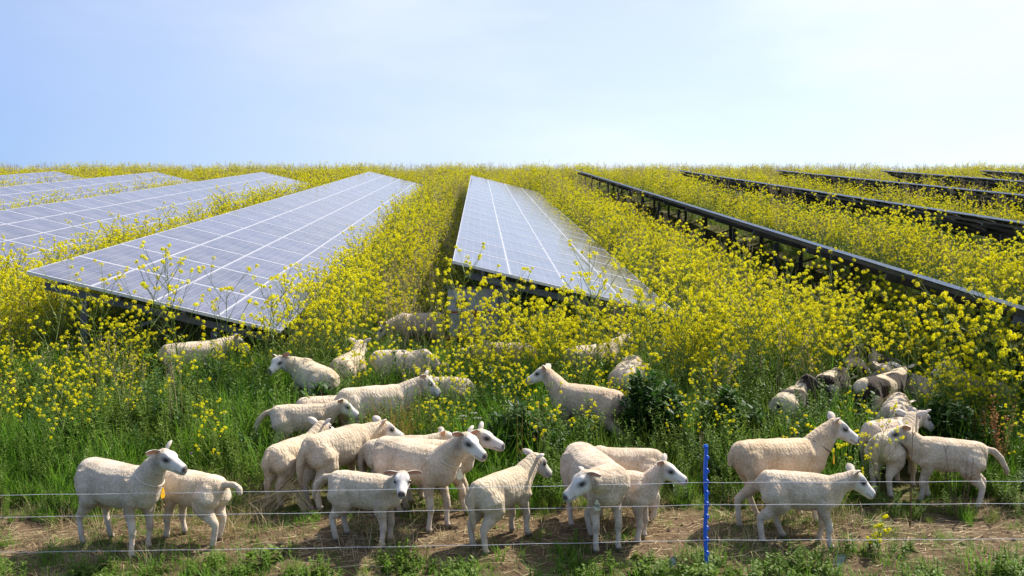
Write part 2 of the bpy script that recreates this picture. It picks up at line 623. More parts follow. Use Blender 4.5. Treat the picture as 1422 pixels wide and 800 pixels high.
    inleg = (zrel < .40) & (dleg < .075 * k)
    off = np.array([0.008 * noise.noise(Vector(p * (5.0 / k)) + Vector((seed * 3.1, 0, 0))) + 0.0045 * noise.noise(Vector((p[0] * 17 / k, p[1] * 9 / k, p[2] * 4.5 / k + seed))) for p in P])
    off[inhead | inleg] *= 0.15
    P = P + Nn * (off * k)[:, None]
    # coat colours: face, ears, legs, hooves and patches are its own; cheek shade and ear glow are painted in
    C = np.empty((nv, 4))
    base = CREAM.copy()
    if coat == 'warm':
        base = base * np.array((1.0, .93, .83))
    base = base * np.array((1, rs.uniform(.97, 1.01), rs.uniform(.93, 1.03))) * rs.uniform(.90, 1.06)
    if coat == 'grey':
        base = base * np.array((.96, 1.0, 1.07))
    C[:, :3] = base
    C[:, 3] = 1.0
    nz = np.array([noise.noise(Vector(p * 4.5) + Vector((seed, 2, 0))) for p in P])
    C[:, :3] *= (1 + 0.10 * nz)[:, None]
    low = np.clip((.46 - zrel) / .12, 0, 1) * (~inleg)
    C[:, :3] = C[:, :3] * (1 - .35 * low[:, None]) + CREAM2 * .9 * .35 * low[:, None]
    # dung-stained hind quarters and mud splashed on the flanks
    st_ = np.array([noise.noise(Vector(p * 6.5) + Vector((seed * 1.7, 5, 3))) for p in P])
    rear = np.clip((-P[:, 0] / k - .36) / .08, 0, 1) * np.clip((.62 - zrel) / .16, 0, 1) * np.clip(st_ + .55, 0, 1)
    mudf = np.clip((st_ - .28) / .2, 0, 1) * np.clip((.60 - zrel) / .2, 0, 1)
    sm_ = np.clip(.55 * rear + .35 * mudf, 0, 1)
    C[:, :3] = C[:, :3] * (1 - sm_[:, None]) + np.array((.30, .21, .13)) * sm_[:, None]
    # legs
    lw = np.clip((.37 - zrel + nz * .05) / .20, 0, 1) * inleg * .85
    legc = WHITE * np.array((.92, .84, .74))
    C[:, :3] = C[:, :3] * (1 - lw[:, None]) + legc * lw[:, None]
    C[:, 3] *= 1 - .7 * lw
    for i, sg in enumerate(legsegs):             # dirt on knees, dark hooves
        if i < 2:
            kn = np.clip(1 - np.linalg.norm((P - sg[3] - np.array((.012 * k, 0, 0))) / (.05 * k), axis=1), 0, 1) * inleg
            C[:, :3] = C[:, :3] * (1 - .75 * kn[:, None]) + np.array((.17, .12, .07)) * .75 * kn[:, None]
        df = np.linalg.norm((P - np.array(feet[i]))[:, :2], axis=1)
        hoof = np.clip((.050 * k - (P[:, 2] - feet[i].z)) / (.02 * k), 0, 1) * (df < .09 * k)
        C[:, :3] = C[:, :3] * (1 - .8 * hoof[:, None]) + np.array((.10, .075, .05)) * .8 * hoof[:, None]
        mud = np.clip((.12 * k - (P[:, 2] - feet[i].z)) / (.09 * k), 0, 1) * (df < .1 * k) * np.clip(nz + .4, 0, 1)
        C[:, :3] = C[:, :3] * (1 - .5 * mud[:, None]) + np.array((.24, .18, .11)) * .5 * mud[:, None]
    # face
    fw = np.clip((hl[:, 0] - .005) / .05, 0, 1) * inhead
    fc = WHITE.copy()
    C[:, :3] = C[:, :3] * (1 - fw[:, None]) + fc * fw[:, None]
    C[:, 3] *= 1 - .95 * fw
    chk_shade = np.clip(1.5 - 1.5 * np.linalg.norm((hl - np.array((.0, 0, -.045))) / np.array((.060, .2, .085)), axis=1), 0, 1) * (np.abs(hl[:, 1]) > .02)  # shade from ear to jaw and throat, painted into the coat
    C[:, :3] = C[:, :3] * (1 - .7 * chk_shade[:, None]) + (np.array((.24, .19, .155)) if not lamb else np.array((.40, .31, .23))) * .7 * chk_shade[:, None]
    for s in (-1, 1):                            # eye rims and tear mark
        e = np.clip(1.5 - np.linalg.norm((hl - np.array((.083, s * .066, .016))) / np.array((.040, .040, .023)), axis=1), 0, 1) * inhead
        C[:, :3] = C[:, :3] * (1 - .92 * e[:, None]) + np.array((.08, .065, .06)) * .92 * e[:, None]
        nn_ = np.clip(1.6 - np.linalg.norm((hl - np.array((.246, s * .019, -.014))) / np.array((.019, .016, .012)), axis=1), 0, 1) * inhead
        C[:, :3] = C[:, :3] * (1 - .9 * nn_[:, None]) + np.array((.03, .022, .022)) * .9 * nn_[:, None]
    nose = np.clip((hl[:, 0] - .226) / .012, 0, 1) * np.clip((hl[:, 2] + .046) / .006, 0, 1) * inhead
    nc = np.array((.035, .028, .028)) if not lamb else np.array((.06, .045, .045))
    C[:, :3] = C[:, :3] * (1 - .8 * nose[:, None]) + nc * .8 * nose[:, None]
    mo = np.clip(1 - np.abs(hl[:, 2] + .055 - .12 * (.25 - hl[:, 0])) / .011, 0, 1) * (hl[:, 0] > .165) * inhead
    C[:, :3] = C[:, :3] * (1 - .8 * mo[:, None]) + np.array((.07, .05, .05)) * .8 * mo[:, None]
    if coat in ('patched', 'badger', 'dark'):
        n3 = np.array([noise.noise(Vector((p[0] * 4.2, p[1] * 4.2, p[2] * 4.0)) + Vector((seed * 5.3, 1, 9))) for p in P])
        pt = np.clip((n3 - (.05 if coat == 'patched' else .22)) / .04, 0, 1)
        dk = np.clip((.40 - zrel) / .05, 0, 1) if coat == 'badger' else np.clip((.34 - zrel) / .05, 0, 1) * inleg
        hd = ((hl[:, 0] > -.08) & (np.abs(hl[:, 1]) < .12) & (np.abs(hl[:, 2]) < .14)).astype(float)
        if coat == 'dark':
            pt = np.clip((n3 + .42) / .05, 0, 1)
        if coat == 'patched':
            hd = hd * (hl[:, 0] > .0) * np.clip((np.abs(hl[:, 1]) - .018) / .01, 0, 1)
            rumpd = np.clip(1.3 - np.linalg.norm((P - np.array(B(-.47, .0, .42))) / (.17 * k), axis=1), 0, 1) * 2
            pt = np.maximum(pt, np.clip(rumpd, 0, 1))
        dd = np.maximum(np.maximum(pt, dk), hd * .97)
        C[:, :3] = C[:, :3] * (1 - dd[:, None]) + np.array((.030, .019, .014)) * dd[:, None]
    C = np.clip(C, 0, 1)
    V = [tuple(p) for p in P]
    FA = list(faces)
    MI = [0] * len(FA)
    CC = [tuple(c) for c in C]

    # ears: cupped leaves, pink inside made vivid as if sun shone through
    def ear(side, droop, sweep):
        a0 = Hd(-.012, side * .060, .045)
        dirv = (fy * (side * .86) + fz * (.30 - droop) + fx * (-.30 - sweep)).normalized()
        wv_ = (fz * .75 + fx * .35 - dirv * (fz * .75 + fx * .35).dot(dirv)).normalized()
        nv_ = dirv.cross(wv_) * (1 if side > 0 else -1)     # towards the front of the face
        if nv_.dot(fx) < 0:
            nv_ = -nv_
        prof = [(-.02, .018), (.012, .027), (.036, .033), (.062, .030), (.085, .018), (.098, .004)]
        b0 = len(V)
        dark = coat in ('badger', 'dark')
        for q, (t, w) in enumerate(prof):
            c = a0 + dirv * t * hs * (1.3 if lamb else 1.15) - fz * (.10 * t * t / .12) * hs
            for j, (wy, cup) in enumerate(((-1, 0), (-.5, -.55), (0, -.75), (.5, -.55), (1, 0))):
                V.append(tuple(c + wv_ * wy * w * 1.12 * hs + nv_ * cup * w * .55 * hs))
                edge = abs(wy) > .8
                col = WHITE * .9 if edge else PINK
                if dark:
                    col = DARK
                CC.append((*col, 0.0))
            for j, (wy, cup) in enumerate(((-1, 0), (-.5, -.8), (0, -1.05), (.5, -.8), (1, 0))):
                V.append(tuple(c + wv_ * wy * w * 1.14 * hs + nv_ * (cup * w * .62 - .004) * hs))
                CC.append((*(DARK if dark else (WHITE * np.array((.95, .88, .80)) if not rs.random() < .3 else WHITE * .7)), 0.0))
        for q in range(len(prof) - 1):
            for j in range(4):
                a = b0 + q * 10 + j
                FA.append((a, a + 1, a + 11, a + 10))
                MI.append(0)
                a += 5
                FA.append((a + 1, a, a + 10, a + 11))
                MI.append(0)
            for j in (0, 4):
                a = b0 + q * 10 + j
                FA.append((a, a + 5, a + 15, a + 10))
                MI.append(0)

    ear(1, ears[0], 0.0)
    ear(-1, ears[1], 0.0)
    for s in (-1, 1):                            # eyeballs
        c = Hd(.084, s * .0635, .017)
        b0 = len(V)
        nr, ns = 6, 10
        for i in range(nr + 1):
            th = math.pi * i / nr
            for j in range(ns):
                ph = 2 * math.pi * j / ns
                V.append(tuple(c + (fx * math.sin(th) * math.cos(ph) * .018 + fy * math.sin(th) * math.sin(ph) * .015 + fz * math.cos(th) * .0135) * hs))
                CC.append((.02, .015, .012, 0))
        for i in range(nr):
            for j in range(ns):
                FA.append((b0 + i * ns + j, b0 + i * ns + (j + 1) % ns, b0 + (i + 1) * ns + (j + 1) % ns, b0 + (i + 1) * ns + j))
                MI.append(1)
    me = bpy.data.meshes.new(name)
    me.from_pydata(V, [], FA)
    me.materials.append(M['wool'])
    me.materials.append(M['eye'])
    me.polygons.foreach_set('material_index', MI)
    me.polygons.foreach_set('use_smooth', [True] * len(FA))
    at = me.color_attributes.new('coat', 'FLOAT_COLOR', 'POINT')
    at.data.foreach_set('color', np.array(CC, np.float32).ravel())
    me.update()
    o = link(bpy.data.objects.new(name, me))
    o.location = (x, y, z0)
    o.rotation_euler = (0, 0, yaw)
    tag(o, label, 'lamb' if lamb else 'sheep', 'sheep grazing under the solar panels')
    o['group'] = 'sheep on the flowering slope'
    info = dict(nb=nb, nd=nd_, L=L, k=k, Hd=Hd, fx=fx, fy=fy, fz=fz, poll=poll, hs=hs)
    return o, info


def ear_tag(o, inf, side, mat, name='ear_tag'):
    """A small plastic tag clipped through the ear."""
    g = Geo()
    c = inf['Hd'](-.035, side * .105, .070)
    fx, fy, fz = inf['fx'], inf['fy'], inf['fz']
    s = inf['hs']
    u = (fy * side * .4 - fz * .9).normalized()
    w = (fy * .9 + fz * side * .4).normalized()
    n = fx
    prof = [(-.010, .006), (.004, .016), (.022, .018), (.030, .014)]
    vs, fs = [], []
    for t, hw in prof:
        for dn in (-.002, .014):
            vs += [c + u * t * s - w * hw * s + n * dn * s, c + u * t * s + w * hw * s + n * dn * s]
    m = len(prof)
    for i in range(m - 1):
        a, b = i * 4, i * 4 + 4
        fs += [(a, b, b + 1, a + 1), (a + 3, b + 3, b + 2, a + 2), (a + 2, b + 2, b, a), (a + 1, b + 1, b + 3, a + 3)]
    fs += [(0, 1, 3, 2), (4 * m - 4, 4 * m - 2, 4 * m - 1, 4 * m - 3)]
    g.add(vs, fs)
    return g.build(name, mat, o)


def neck_collar(o, inf, t=0.42, drop=0.10, mat=None, tagmat=None, number=None, face=None, r=0.112):
    """A strap round the neck with a plate hanging below the throat."""
    g = Geo()
    nb, d, L, k = inf['nb'], inf['nd'], inf['L'], inf['k']
    c = nb + d * L * t - Vector((0, 0, .02 * k))
    side = Vector((-d.y, d.x, 0)).normalized() if abs(d.z) < .99 else Vector((0, 1, 0))
    dn = side.cross(d)
    if dn.z > 0:
        dn = -dn
    pts = []
    for i in range(25):
        a = 2 * math.pi * i / 24
        pts.append(c + side * math.sin(a) * r * k + dn * (math.cos(a) * (r + .004) + .002) * k + d * .03 * k * math.cos(a))
    g.tube(pts, .0045 * k, 6, cap=False)
    co = g.build('collar', mat or M['strap'], o, smooth=True)
    if tagmat is None:
        return co
    low = pts[0] + Vector((0, 0, -.012 * k))
    f = Vector(face).normalized() if face else d
    f.z = 0
    f.normalize()
    s = Vector((-f.y, f.x, 0))
    low = low + f * .03 * k
    g = Geo()
    prof = [(0, .008), (.014, .010), (.024, .018), (.040, .026), (.060, .030), (.078, .026), (.088, .014)]
    vs, fs = [], []
    for z, hw in prof:
        p = low + Vector((0, 0, -(z + drop - .1) * k))
        for q in (0, 1):
            vs += [p - s * hw * k + f * q * .006 * k, p + s * hw * k + f * q * .006 * k]
    m = len(prof)
    for i in range(m - 1):
        a, b = i * 4, i * 4 + 4
        fs += [(a, b, b + 1, a + 1), (a + 3, b + 3, b + 2, a + 2), (a + 2, b + 2, b, a), (a + 1, b + 1, b + 3, a + 3)]
    fs += [(0, 1, 3, 2), (4 * m - 4, 4 * m - 2, 4 * m - 1, 4 * m - 3)]
    g.add(vs, fs)
    tg = g.build('neck_tag', tagmat, o)
    if number:
        cu = bpy.data.curves.new('tag_number', 'FONT')
        cu.body = number
        cu.size = .038 * k
        cu.align_x = 'CENTER'
        cu.align_y = 'CENTER'
        cu.offset = 0.0007
        cu.extrude = 0.0006
        to = bpy.data.objects.new('tmp', cu)
        COL.objects.link(to)
        dg = bpy.context.evaluated_depsgraph_get()
        me = bpy.data.meshes.new_from_object(to.evaluated_get(dg))
        bpy.data.objects.remove(to)
        p = low + Vector((0, 0, -(.052 + drop - .1) * k)) + f * .0075 * k
        mt = Matrix((( -f.y, 0, f.x, p.x), (f.x, 0, f.y, p.y), (0, 1, 0, p.z), (0, 0, 0, 1)))
        me.transform(mt)
        me.materials.append(M['ink'])
        link(bpy.data.objects.new('tag_number', me), tg)
    return co
# ------------------------------------------------------------------ camera, sky and sun
cam = bpy.data.cameras.new('camera')
cam.sensor_width = 36.0
cam.lens = 36.0 * F
cam.clip_end = 6000
cam_o = bpy.data.objects.new('camera', cam)
COL.objects.link(cam_o)
cam_o.location = (0, 0, CAM_Z)
cam_o.rotation_euler = (R(90), 0, 0)
scene.camera = cam_o

SUN_EL, SUN_AZ = R(51), R(51)                # azimuth measured from straight ahead, to the right
w = bpy.data.worlds.new('World')
scene.world = w
w.use_nodes = True
nt = w.node_tree
bg = nt.nodes['Background']
sky = nt.nodes.new('ShaderNodeTexSky')
sky.sky_type = 'NISHITA'
sky.sun_disc = False
sky.sun_elevation = SUN_EL
sky.sun_rotation = SUN_AZ
sky.altitude = 0
sky.air_density = 1.0
sky.dust_density = 0.9
sky.ozone_density = 3.0
# thin high cloud
tc = nt.nodes.new('ShaderNodeTexCoord')
mp = nt.nodes.new('ShaderNodeMapping')
mp.inputs['Scale'].default_value = (1.2, 1.2, 4.5)
nt.links.new(tc.outputs['Generated'], mp.inputs['Vector'])
nz = nt.nodes.new('ShaderNodeTexNoise')
nz.inputs['Scale'].default_value = 2.4
nz.inputs['Detail'].default_value = 7
nz.inputs['Roughness'].default_value = 0.5
nt.links.new(mp.outputs[0], nz.inputs['Vector'])
cr = ramp(nt, [(0.36, (0.38, 0.38, 0.38)), (0.74, (0.74, 0.74, 0.74))], nz.outputs['Fac'])
# thin cirrus scatters more light on the sun's side
dt = nt.nodes.new('ShaderNodeVectorMath')
dt.operation = 'DOT_PRODUCT'
nt.links.new(tc.outputs['Generated'], dt.inputs[0])
dt.inputs[1].default_value = (math.sin(SUN_AZ) * math.cos(SUN_EL), math.cos(SUN_AZ) * math.cos(SUN_EL), math.sin(SUN_EL))
vr = ramp(nt, [(0.0, (0.16, 0.31, 0.76)), (0.17, (0.18, 0.33, 0.77)), (0.56, (0.86, 0.89, 0.95)), (1.0, (1, 1, 1))], dt.outputs['Value'])
vs = nt.nodes.new('ShaderNodeVectorMath')
vs.operation = 'SCALE'
vs.inputs['Scale'].default_value = 8.2
nt.links.new(vr.outputs[0], vs.inputs[0])
mx = nt.nodes.new('ShaderNodeMix')
mx.data_type = 'RGBA'
nt.links.new(cr.outputs[0], mx.inputs[0])
nt.links.new(sky.outputs[0], mx.inputs[6])
nt.links.new(vs.outputs[0], mx.inputs[7])
nt.links.new(mx.outputs[2], bg.inputs['Color'])
bg.inputs['Strength'].default_value = 0.097

sun = bpy.data.lights.new('sun', 'SUN')
sun.energy = 5.0
sun.angle = R(0.5)
sun.color = (1.0, 0.94, 0.85)
sun_o = bpy.data.objects.new('sun', sun)
COL.objects.link(sun_o)
sdir = Vector((math.sin(SUN_AZ) * math.cos(SUN_EL), math.cos(SUN_AZ) * math.cos(SUN_EL), math.sin(SUN_EL)))
sun_o.rotation_euler = sdir.to_track_quat('Z', 'Y').to_euler()
sun_o.location = sdir * 80

scene.view_settings.view_transform = 'Standard'
scene.view_settings.look = 'None'
scene.view_settings.exposure = 0.70
scene.view_settings.gamma = 1.0
try:
    scene.cycles.max_bounces = 6
    scene.cycles.diffuse_bounces = 3
    scene.cycles.glossy_bounces = 3
    scene.cycles.transmission_bounces = 3
    scene.cycles.transparent_max_bounces = 4
    scene.cycles.use_denoising = True
except Exception:
    pass


# ------------------------------------------------------------------ the hillside
def build_ground():
    ys = list(np.arange(-4, 6, 1.0)) + list(np.arange(6, 16, 0.14)) + list(np.arange(16, 70, 0.6)) + list(np.arange(70, 100, 1.5)) + list(np.arange(100, 160, 6)) + [200, 300, 500, 900, 1800, 3500]
    ts = np.sinh(np.linspace(-6.2, 6.2, 221)) / math.sinh(6.2)
    xs = np.concatenate([np.linspace(-3500, -60, 12)[:-1], np.linspace(-60, -9, 60)[:-1], np.linspace(-9, 9, 130)[:-1], np.linspace(9, 60, 60)[:-1], np.linspace(60, 3500, 12)])
    V = [(x, y, ground(x, y)) for y in ys for x in xs]
    n = len(xs)
    Fs = [(j * n + i, j * n + i + 1, (j + 1) * n + i + 1, (j + 1) * n + i) for j in range(len(ys) - 1) for i in range(n - 1)]
    me = bpy.data.meshes.new('hillside')
    me.from_pydata(V, [], Fs)
    me.materials.append(M['soil'])
    me.polygons.foreach_set('use_smooth', [True] * len(Fs))
    me.update()
    o = link(bpy.data.objects.new('hillside', me))
    tag(o, kind='structure')


build_ground()


# ------------------------------------------------------------------ solar tables
def gplane(y):
    """The smooth slope the tables follow."""
    return 0.096 + 0.150 * y


MOD_L, MOD_W, MOD_T = 1.653, 0.8185, 0.04


def module_mesh():
    g = Geo()
    a, b, t, fr = MOD_W / 2, MOD_L / 2, MOD_T, 0.006
    # frame: four bars, glass a little below their top, backsheet a little above their foot
    g.box((-a, -b, -t), (-a + fr, b, 0), 0)
    g.box((a - fr, -b, -t), (a, b, 0), 0)
    g.box((-a + fr, -b, -t), (a - fr, -b + fr * 3.2, 0), 0)
    g.box((-a + fr, b - fr * 3.2, -t), (a - fr, b, 0), 0)
    i, j = a - fr, b - fr * 3.2
    g.add([(-i, -j, -.003), (i, -j, -.003), (i, j, -.003), (-i, j, -.003)], [(0, 1, 2, 3)], 1)
    g.add([(-i, -j, -.012), (i, -j, -.012), (i, j, -.012), (-i, j, -.012)], [(3, 2, 1, 0)], 2)
    g.box((-.06, j - .18, -.034), (.06, j - .08, -.013), 3)      # junction box
    me = g.mesh('module', [M['alu'], M['glass'], M['back'], M['black']])
    uvl = me.uv_layers.new(name='UVMap')
    for p in me.polygons:
        for li in p.loop_indices:
            c = me.vertices[me.loops[li].vertex_index].co
            uvl.data[li].uv = (c.x + 0.388, c.y + 0.797)
    return me


MODULE = module_mesh()
PITCH_Y, PITCH_X = 1.66, 0.8245
TILT = math.atan2(0.76, 3.13)
HIGH = 1.56


def tilt_of(a):
    return math.atan2(0.965, 3.13) if a > 3 else TILT


def row_frame(a, d):
    """Matrix at the high edge of a table, d metres up the slope: x runs down the tilt, y up the row."""
    p = Vector((a + ROWDX * d, d, gplane(d) + HIGH))
    q = Vector((a + ROWDX * (d + .5), d + .5, gplane(d + .5) + HIGH))
    y = (q - p).normalized()
    x = Vector((1, 0.034, 0)).normalized()
    x = (x - y * x.dot(y)).normalized()
    z = x.cross(y)
    x = (Matrix.Rotation(tilt_of(a), 3, y) @ x).normalized()
    z = x.cross(y).normalized()
    m = Matrix((x, y, z)).transposed().to_4x4()
    m.translation = p
    return m


def beam(g, p, q, wd, ht, mat=0):
    p, q = Vector(p), Vector(q)
    d = (q - p)
    L = d.length
    d.normalize()
    s = d.cross(Vector((0, 0, 1)))
    if s.length < 1e-4:
        s = Vector((1, 0, 0))
    s.normalize()
    u = s.cross(d)
    m = Matrix((d, s, u)).transposed().to_4x4()
    m.translation = p
    g.box((0, -wd / 2, -ht / 2), (L, wd / 2, ht / 2), mat, m)


def solar_table(a, d0, d1, label, cap_cols=25, hid=0):
    base = Vector((a + ROWDX * d0 + 1.5, d0, ground(a + 1.5, d0)))
    root = empty('solar_table', base)
    tag(root, label, 'solar panels', 'rows of solar tables climbing the slope')
    off = Matrix.Translation(-base)
    n = int(round((d1 - d0) / PITCH_Y))
    rest = Geo()
    for c in range(n):
        d = d0 + (c + .5) * PITCH_Y
        fr = row_frame(a, d)
        for s in range(4):
            mloc = fr @ Matrix.Translation((PITCH_X * (s + .5), 0, 0))
            if c < cap_cols:
                o = bpy.data.objects.new('panel', MODULE)
                COL.objects.link(o)
                o.parent = root
                o.matrix_local = off @ mloc
            else:
                rest_cols.append(off @ mloc)
    if n > cap_cols:
        me = MODULE
        V, Fs, mi, uv = [], [], [], []
        for mm in rest_cols:
            b = len(V)
            V += [tuple(mm @ v.co) for v in me.vertices]
            for p in me.polygons:
                Fs.append(tuple(i + b for i in p.vertices))
                mi.append(p.material_index)
                for li in p.loop_indices:
                    uv.append(tuple(me.uv_layers[0].data[li].uv))
        m2 = bpy.data.meshes.new('far_panel_field')
        m2.from_pydata(V, [], Fs)
        for mt in me.materials:
            m2.materials.append(mt)
        m2.polygons.foreach_set('material_index', mi)
        ul = m2.uv_layers.new(name='UVMap')
        ul.data.foreach_set('uv', np.array(uv, np.float32).ravel())
        tag(link(bpy.data.objects.new('far_panel_field', m2), root), kind='stuff')
        rest_cols.clear()
    # purlins under the modules, one mesh each
    W = PITCH_X * 4
    L = n * PITCH_Y
    for xo in (0.45, 1.2, 2.05, 2.9):
        g = Geo()
        pts = [off @ row_frame(a, d0 + t) @ Vector((xo, 0, -MOD_T - .032)) for t in np.linspace(-.02, L + .02, max(4, n))]
        for p, q in zip(pts[:-1], pts[1:]):
            beam(g, p, q, .045, .06)
        g.build('purlin', M['steel'], root)
    # frames: a rafter on two posts with a brace
    pd = 3.3
    k = int(L // pd)
    st = (L - k * pd) / 2
    for i in range(k + 1):
        d = d0 + st + i * pd
        fr = off @ row_frame(a, d)
        g = Geo()
        p, q = fr @ Vector((.22, 0, -MOD_T - .12)), fr @ Vector((W - .15, 0, -MOD_T - .12))
        beam(g, p, q, .05, .09)
        g.build('rafter', M['steel'], root)
        for xo in (0.75, 2.45):
            g = Geo()
            top = fr @ Vector((xo, 0, -MOD_T - .20))
            wx, wy = top.x + base.x, top.y + base.y
            bot = Vector((top.x, top.y, ground(wx, wy) - base.z - .15))
            g.box((top.x - .045, top.y - .03, bot.z), (top.x + .045, top.y + .03, top.z), 0)
            g.build('post', M['steel'], root)
        g = Geo()
        t1 = fr @ Vector((1.7, 0, -MOD_T - .21))
        b1 = fr @ Vector((.75, 0, -MOD_T - .21))
        b1 = Vector((b1.x, b1.y, b1.z - .55))
        beam(g, b1 + Vector((0, .05, 0)), t1 + Vector((0, .05, 0)), .04, .04)
        g.build('brace', M['steel'], root)
    return root


rest_cols = []
TABLES = [
    (-5.78, 12.6, 53.2, 'broad blue table of panels whose near low corner sinks into the yellow flowers'),
    (-11.35, 17.0, 52.6, 'blue table of panels next behind the broad one with the near corner'),
    (-17.0, 27.0, 52.6, 'blue table of panels with its crest end beside the second table from the left edge'),
    (-22.7, 38.0, 52.6, 'short visible corner of panels at the far left under the skyline'),
    (-0.36, 13.7, 47.3, 'pale grey table of panels in the middle, narrowing steeply up the slope'),
    (5.50, 10.25, 56.8, 'table seen edge-on, dark underside and thin bright edge, longest of those on the right'),
    (11.2, 15.5, 55.0, 'dark table seen from below, next uphill behind the longest edge-on table'),
    (16.8, 22.5, 55.6, 'dark table seen from below, third from the pale middle table on the right side'),
    (22.4, 30.0, 55.6, 'dark table seen from below, fourth on the right side near the skyline'),
    (28.0, 38.5, 55.6, 'last dark table on the skyline at the far right edge'),
]
LABELS_T = None
for a, d0, d1, lab in TABLES:
    solar_table(a, d0, d1, lab)
# ------------------------------------------------------------------ plants
PROTO = bpy.data.collections.new('plant_patterns')       # never linked: only a source of shapes


def blade(g, base, ang, h, wd, bend, rs, mat=0, seg=3):
    d = Vector((math.cos(ang), math.sin(ang), 0))
    s = Vector((-d.y, d.x, 0))
    vs, fs = [], []
    for i in range(seg + 1):
        t = i / seg
        c = Vector(base) + d * (bend * h * t * t) + Vector((0, 0, h * t * (1 - .28 * bend * t)))
        ww = wd * (1 - t) ** .7 if i < seg else 0
        if i < seg:
            vs += [c - s * ww / 2, c + s * ww / 2]
        else:
            vs += [c]
    for i in range(seg - 1):
        fs.append((2 * i, 2 * i + 1, 2 * i + 3, 2 * i + 2))
    fs.append((2 * seg - 2, 2 * seg - 1, 2 * seg))
    g.add(vs, fs, mat)


def leaf(g, base, d, up, L, wd, mat, droop=.3):
    d = Vector(d).normalized()
    s = d.cross(Vector(up)).normalized()
    n = s.cross(d)
    pts = []
    for t, q in ((0, .12), (.35, 1), (.7, .8), (1, 0.0)):
        c = Vector(base) + d * L * t - n * (droop * L * t * t)
        if q > 0:
            pts += [c - s * wd * q / 2, c + s * wd * q / 2]
        else:
            pts += [c]
    g.add(pts, [(0, 1, 3, 2), (2, 3, 5, 4), (4, 5, 6)], mat)


def grass_tuft(seed, n, h, spread, mat, bend=.5, wd=.007):
    rs = random.Random(seed)
    g = Geo()
    for i in range(n):
        r = spread * math.sqrt(rs.random())
        a = rs.random() * 6.283
        hh = h * rs.uniform(.45, 1.1)
        blade(g, (r * math.cos(a), r * math.sin(a), -.02), a + rs.uniform(-1.2, 1.2), hh, wd * rs.uniform(.7, 1.3), rs.uniform(.05, bend * 1.6), rs, mat)
    return g


def seeded_grass(seed, n, h, mat, matseed):
    """Tall grass with thin seed heads."""
    rs = random.Random(seed)
    g = grass_tuft(seed + 50, n, h * .6, .10, mat)
    for i in range(max(3, n // 5)):
        a = rs.random() * 6.283
        r = .08 * rs.random()
        b = Vector((r * math.cos(a), r * math.sin(a), 0))
        top = b + Vector((rs.uniform(-.15, .15), rs.uniform(-.15, .15), h * rs.uniform(.8, 1.15)))
        g.tube([b, b.lerp(top, .5) + Vector((rs.uniform(-.02, .02), rs.uniform(-.02, .02), .02)), top], [.0022, .0018, .001], 3, matseed, cap=False)
        for q in range(7):
            t = .80 + .2 * q / 6
            p = b.lerp(top, t)
            leaf(g, p, (rs.uniform(-1, 1), rs.uniform(-1, 1), 1.4), (rs.uniform(-1, 1), 1, 0), .03, .008, matseed, .1)
    return g


def weed_plant(seed, h, n_stem, lsize, mat, stem_mat, spread=.12, lw=.45):
    rs = random.Random(seed)
    g = Geo()
    for i in range(n_stem):
        a = rs.random() * 6.283
        r = spread * math.sqrt(rs.random())
        b = Vector((r * math.cos(a), r * math.sin(a), -.02))
        hh = h * rs.uniform(.55, 1.1)
        top = b + Vector((math.cos(a) * hh * rs.uniform(0, .35), math.sin(a) * hh * rs.uniform(0, .35), hh))
        g.tube([b, b.lerp(top, .5) + Vector((0, 0, .02)), top], [.004, .003, .0015], 3, stem_mat, cap=False)
        nl = int(hh / lsize * 4.2) + 4
        for q in range(nl):
            t = .12 + .88 * q / nl
            p = b.lerp(top, t)
            la = q * 2.4 + rs.uniform(-.5, .5)
            el = rs.uniform(.1, 1.3)
            L = lsize * (1.15 - .6 * t) * rs.uniform(.7, 1.25)
            leaf(g, p, (math.cos(la), math.sin(la), el), (0, 0, 1), L, L * lw, mat, rs.uniform(.1, .5))
    return g


def flower_cluster(g, c, rs, rad, n, mat, fs=.017):
    """A raceme tip: small four-petalled flowers on a dome."""
    for i in range(n):
        d = Vector((rs.gauss(0, 1), rs.gauss(0, 1), rs.gauss(.45, .8))).normalized()
        p = c + d * rad * rs.uniform(.45, 1.0)
        u = Vector((rs.gauss(0, 1), rs.gauss(0, 1), rs.gauss(0, 1)))
        u = (u - d * u.dot(d)).normalized()
        v = d.cross(u)
        s = fs * rs.uniform(.7, 1.15)
        # two crossed petals pairs, slightly cupped
        g.add([p - u * s + d * s * .25, p - v * s * .42, p + u * s + d * s * .25, p + v * s * .42], [(0, 1, 2, 3)], mat)
        g.add([p - v * s + d * s * .25, p + u * s * .42 + d * .0006, p + v * s + d * s * .25, p - u * s * .42 + d * .0006], [(0, 1, 2, 3)], mat)


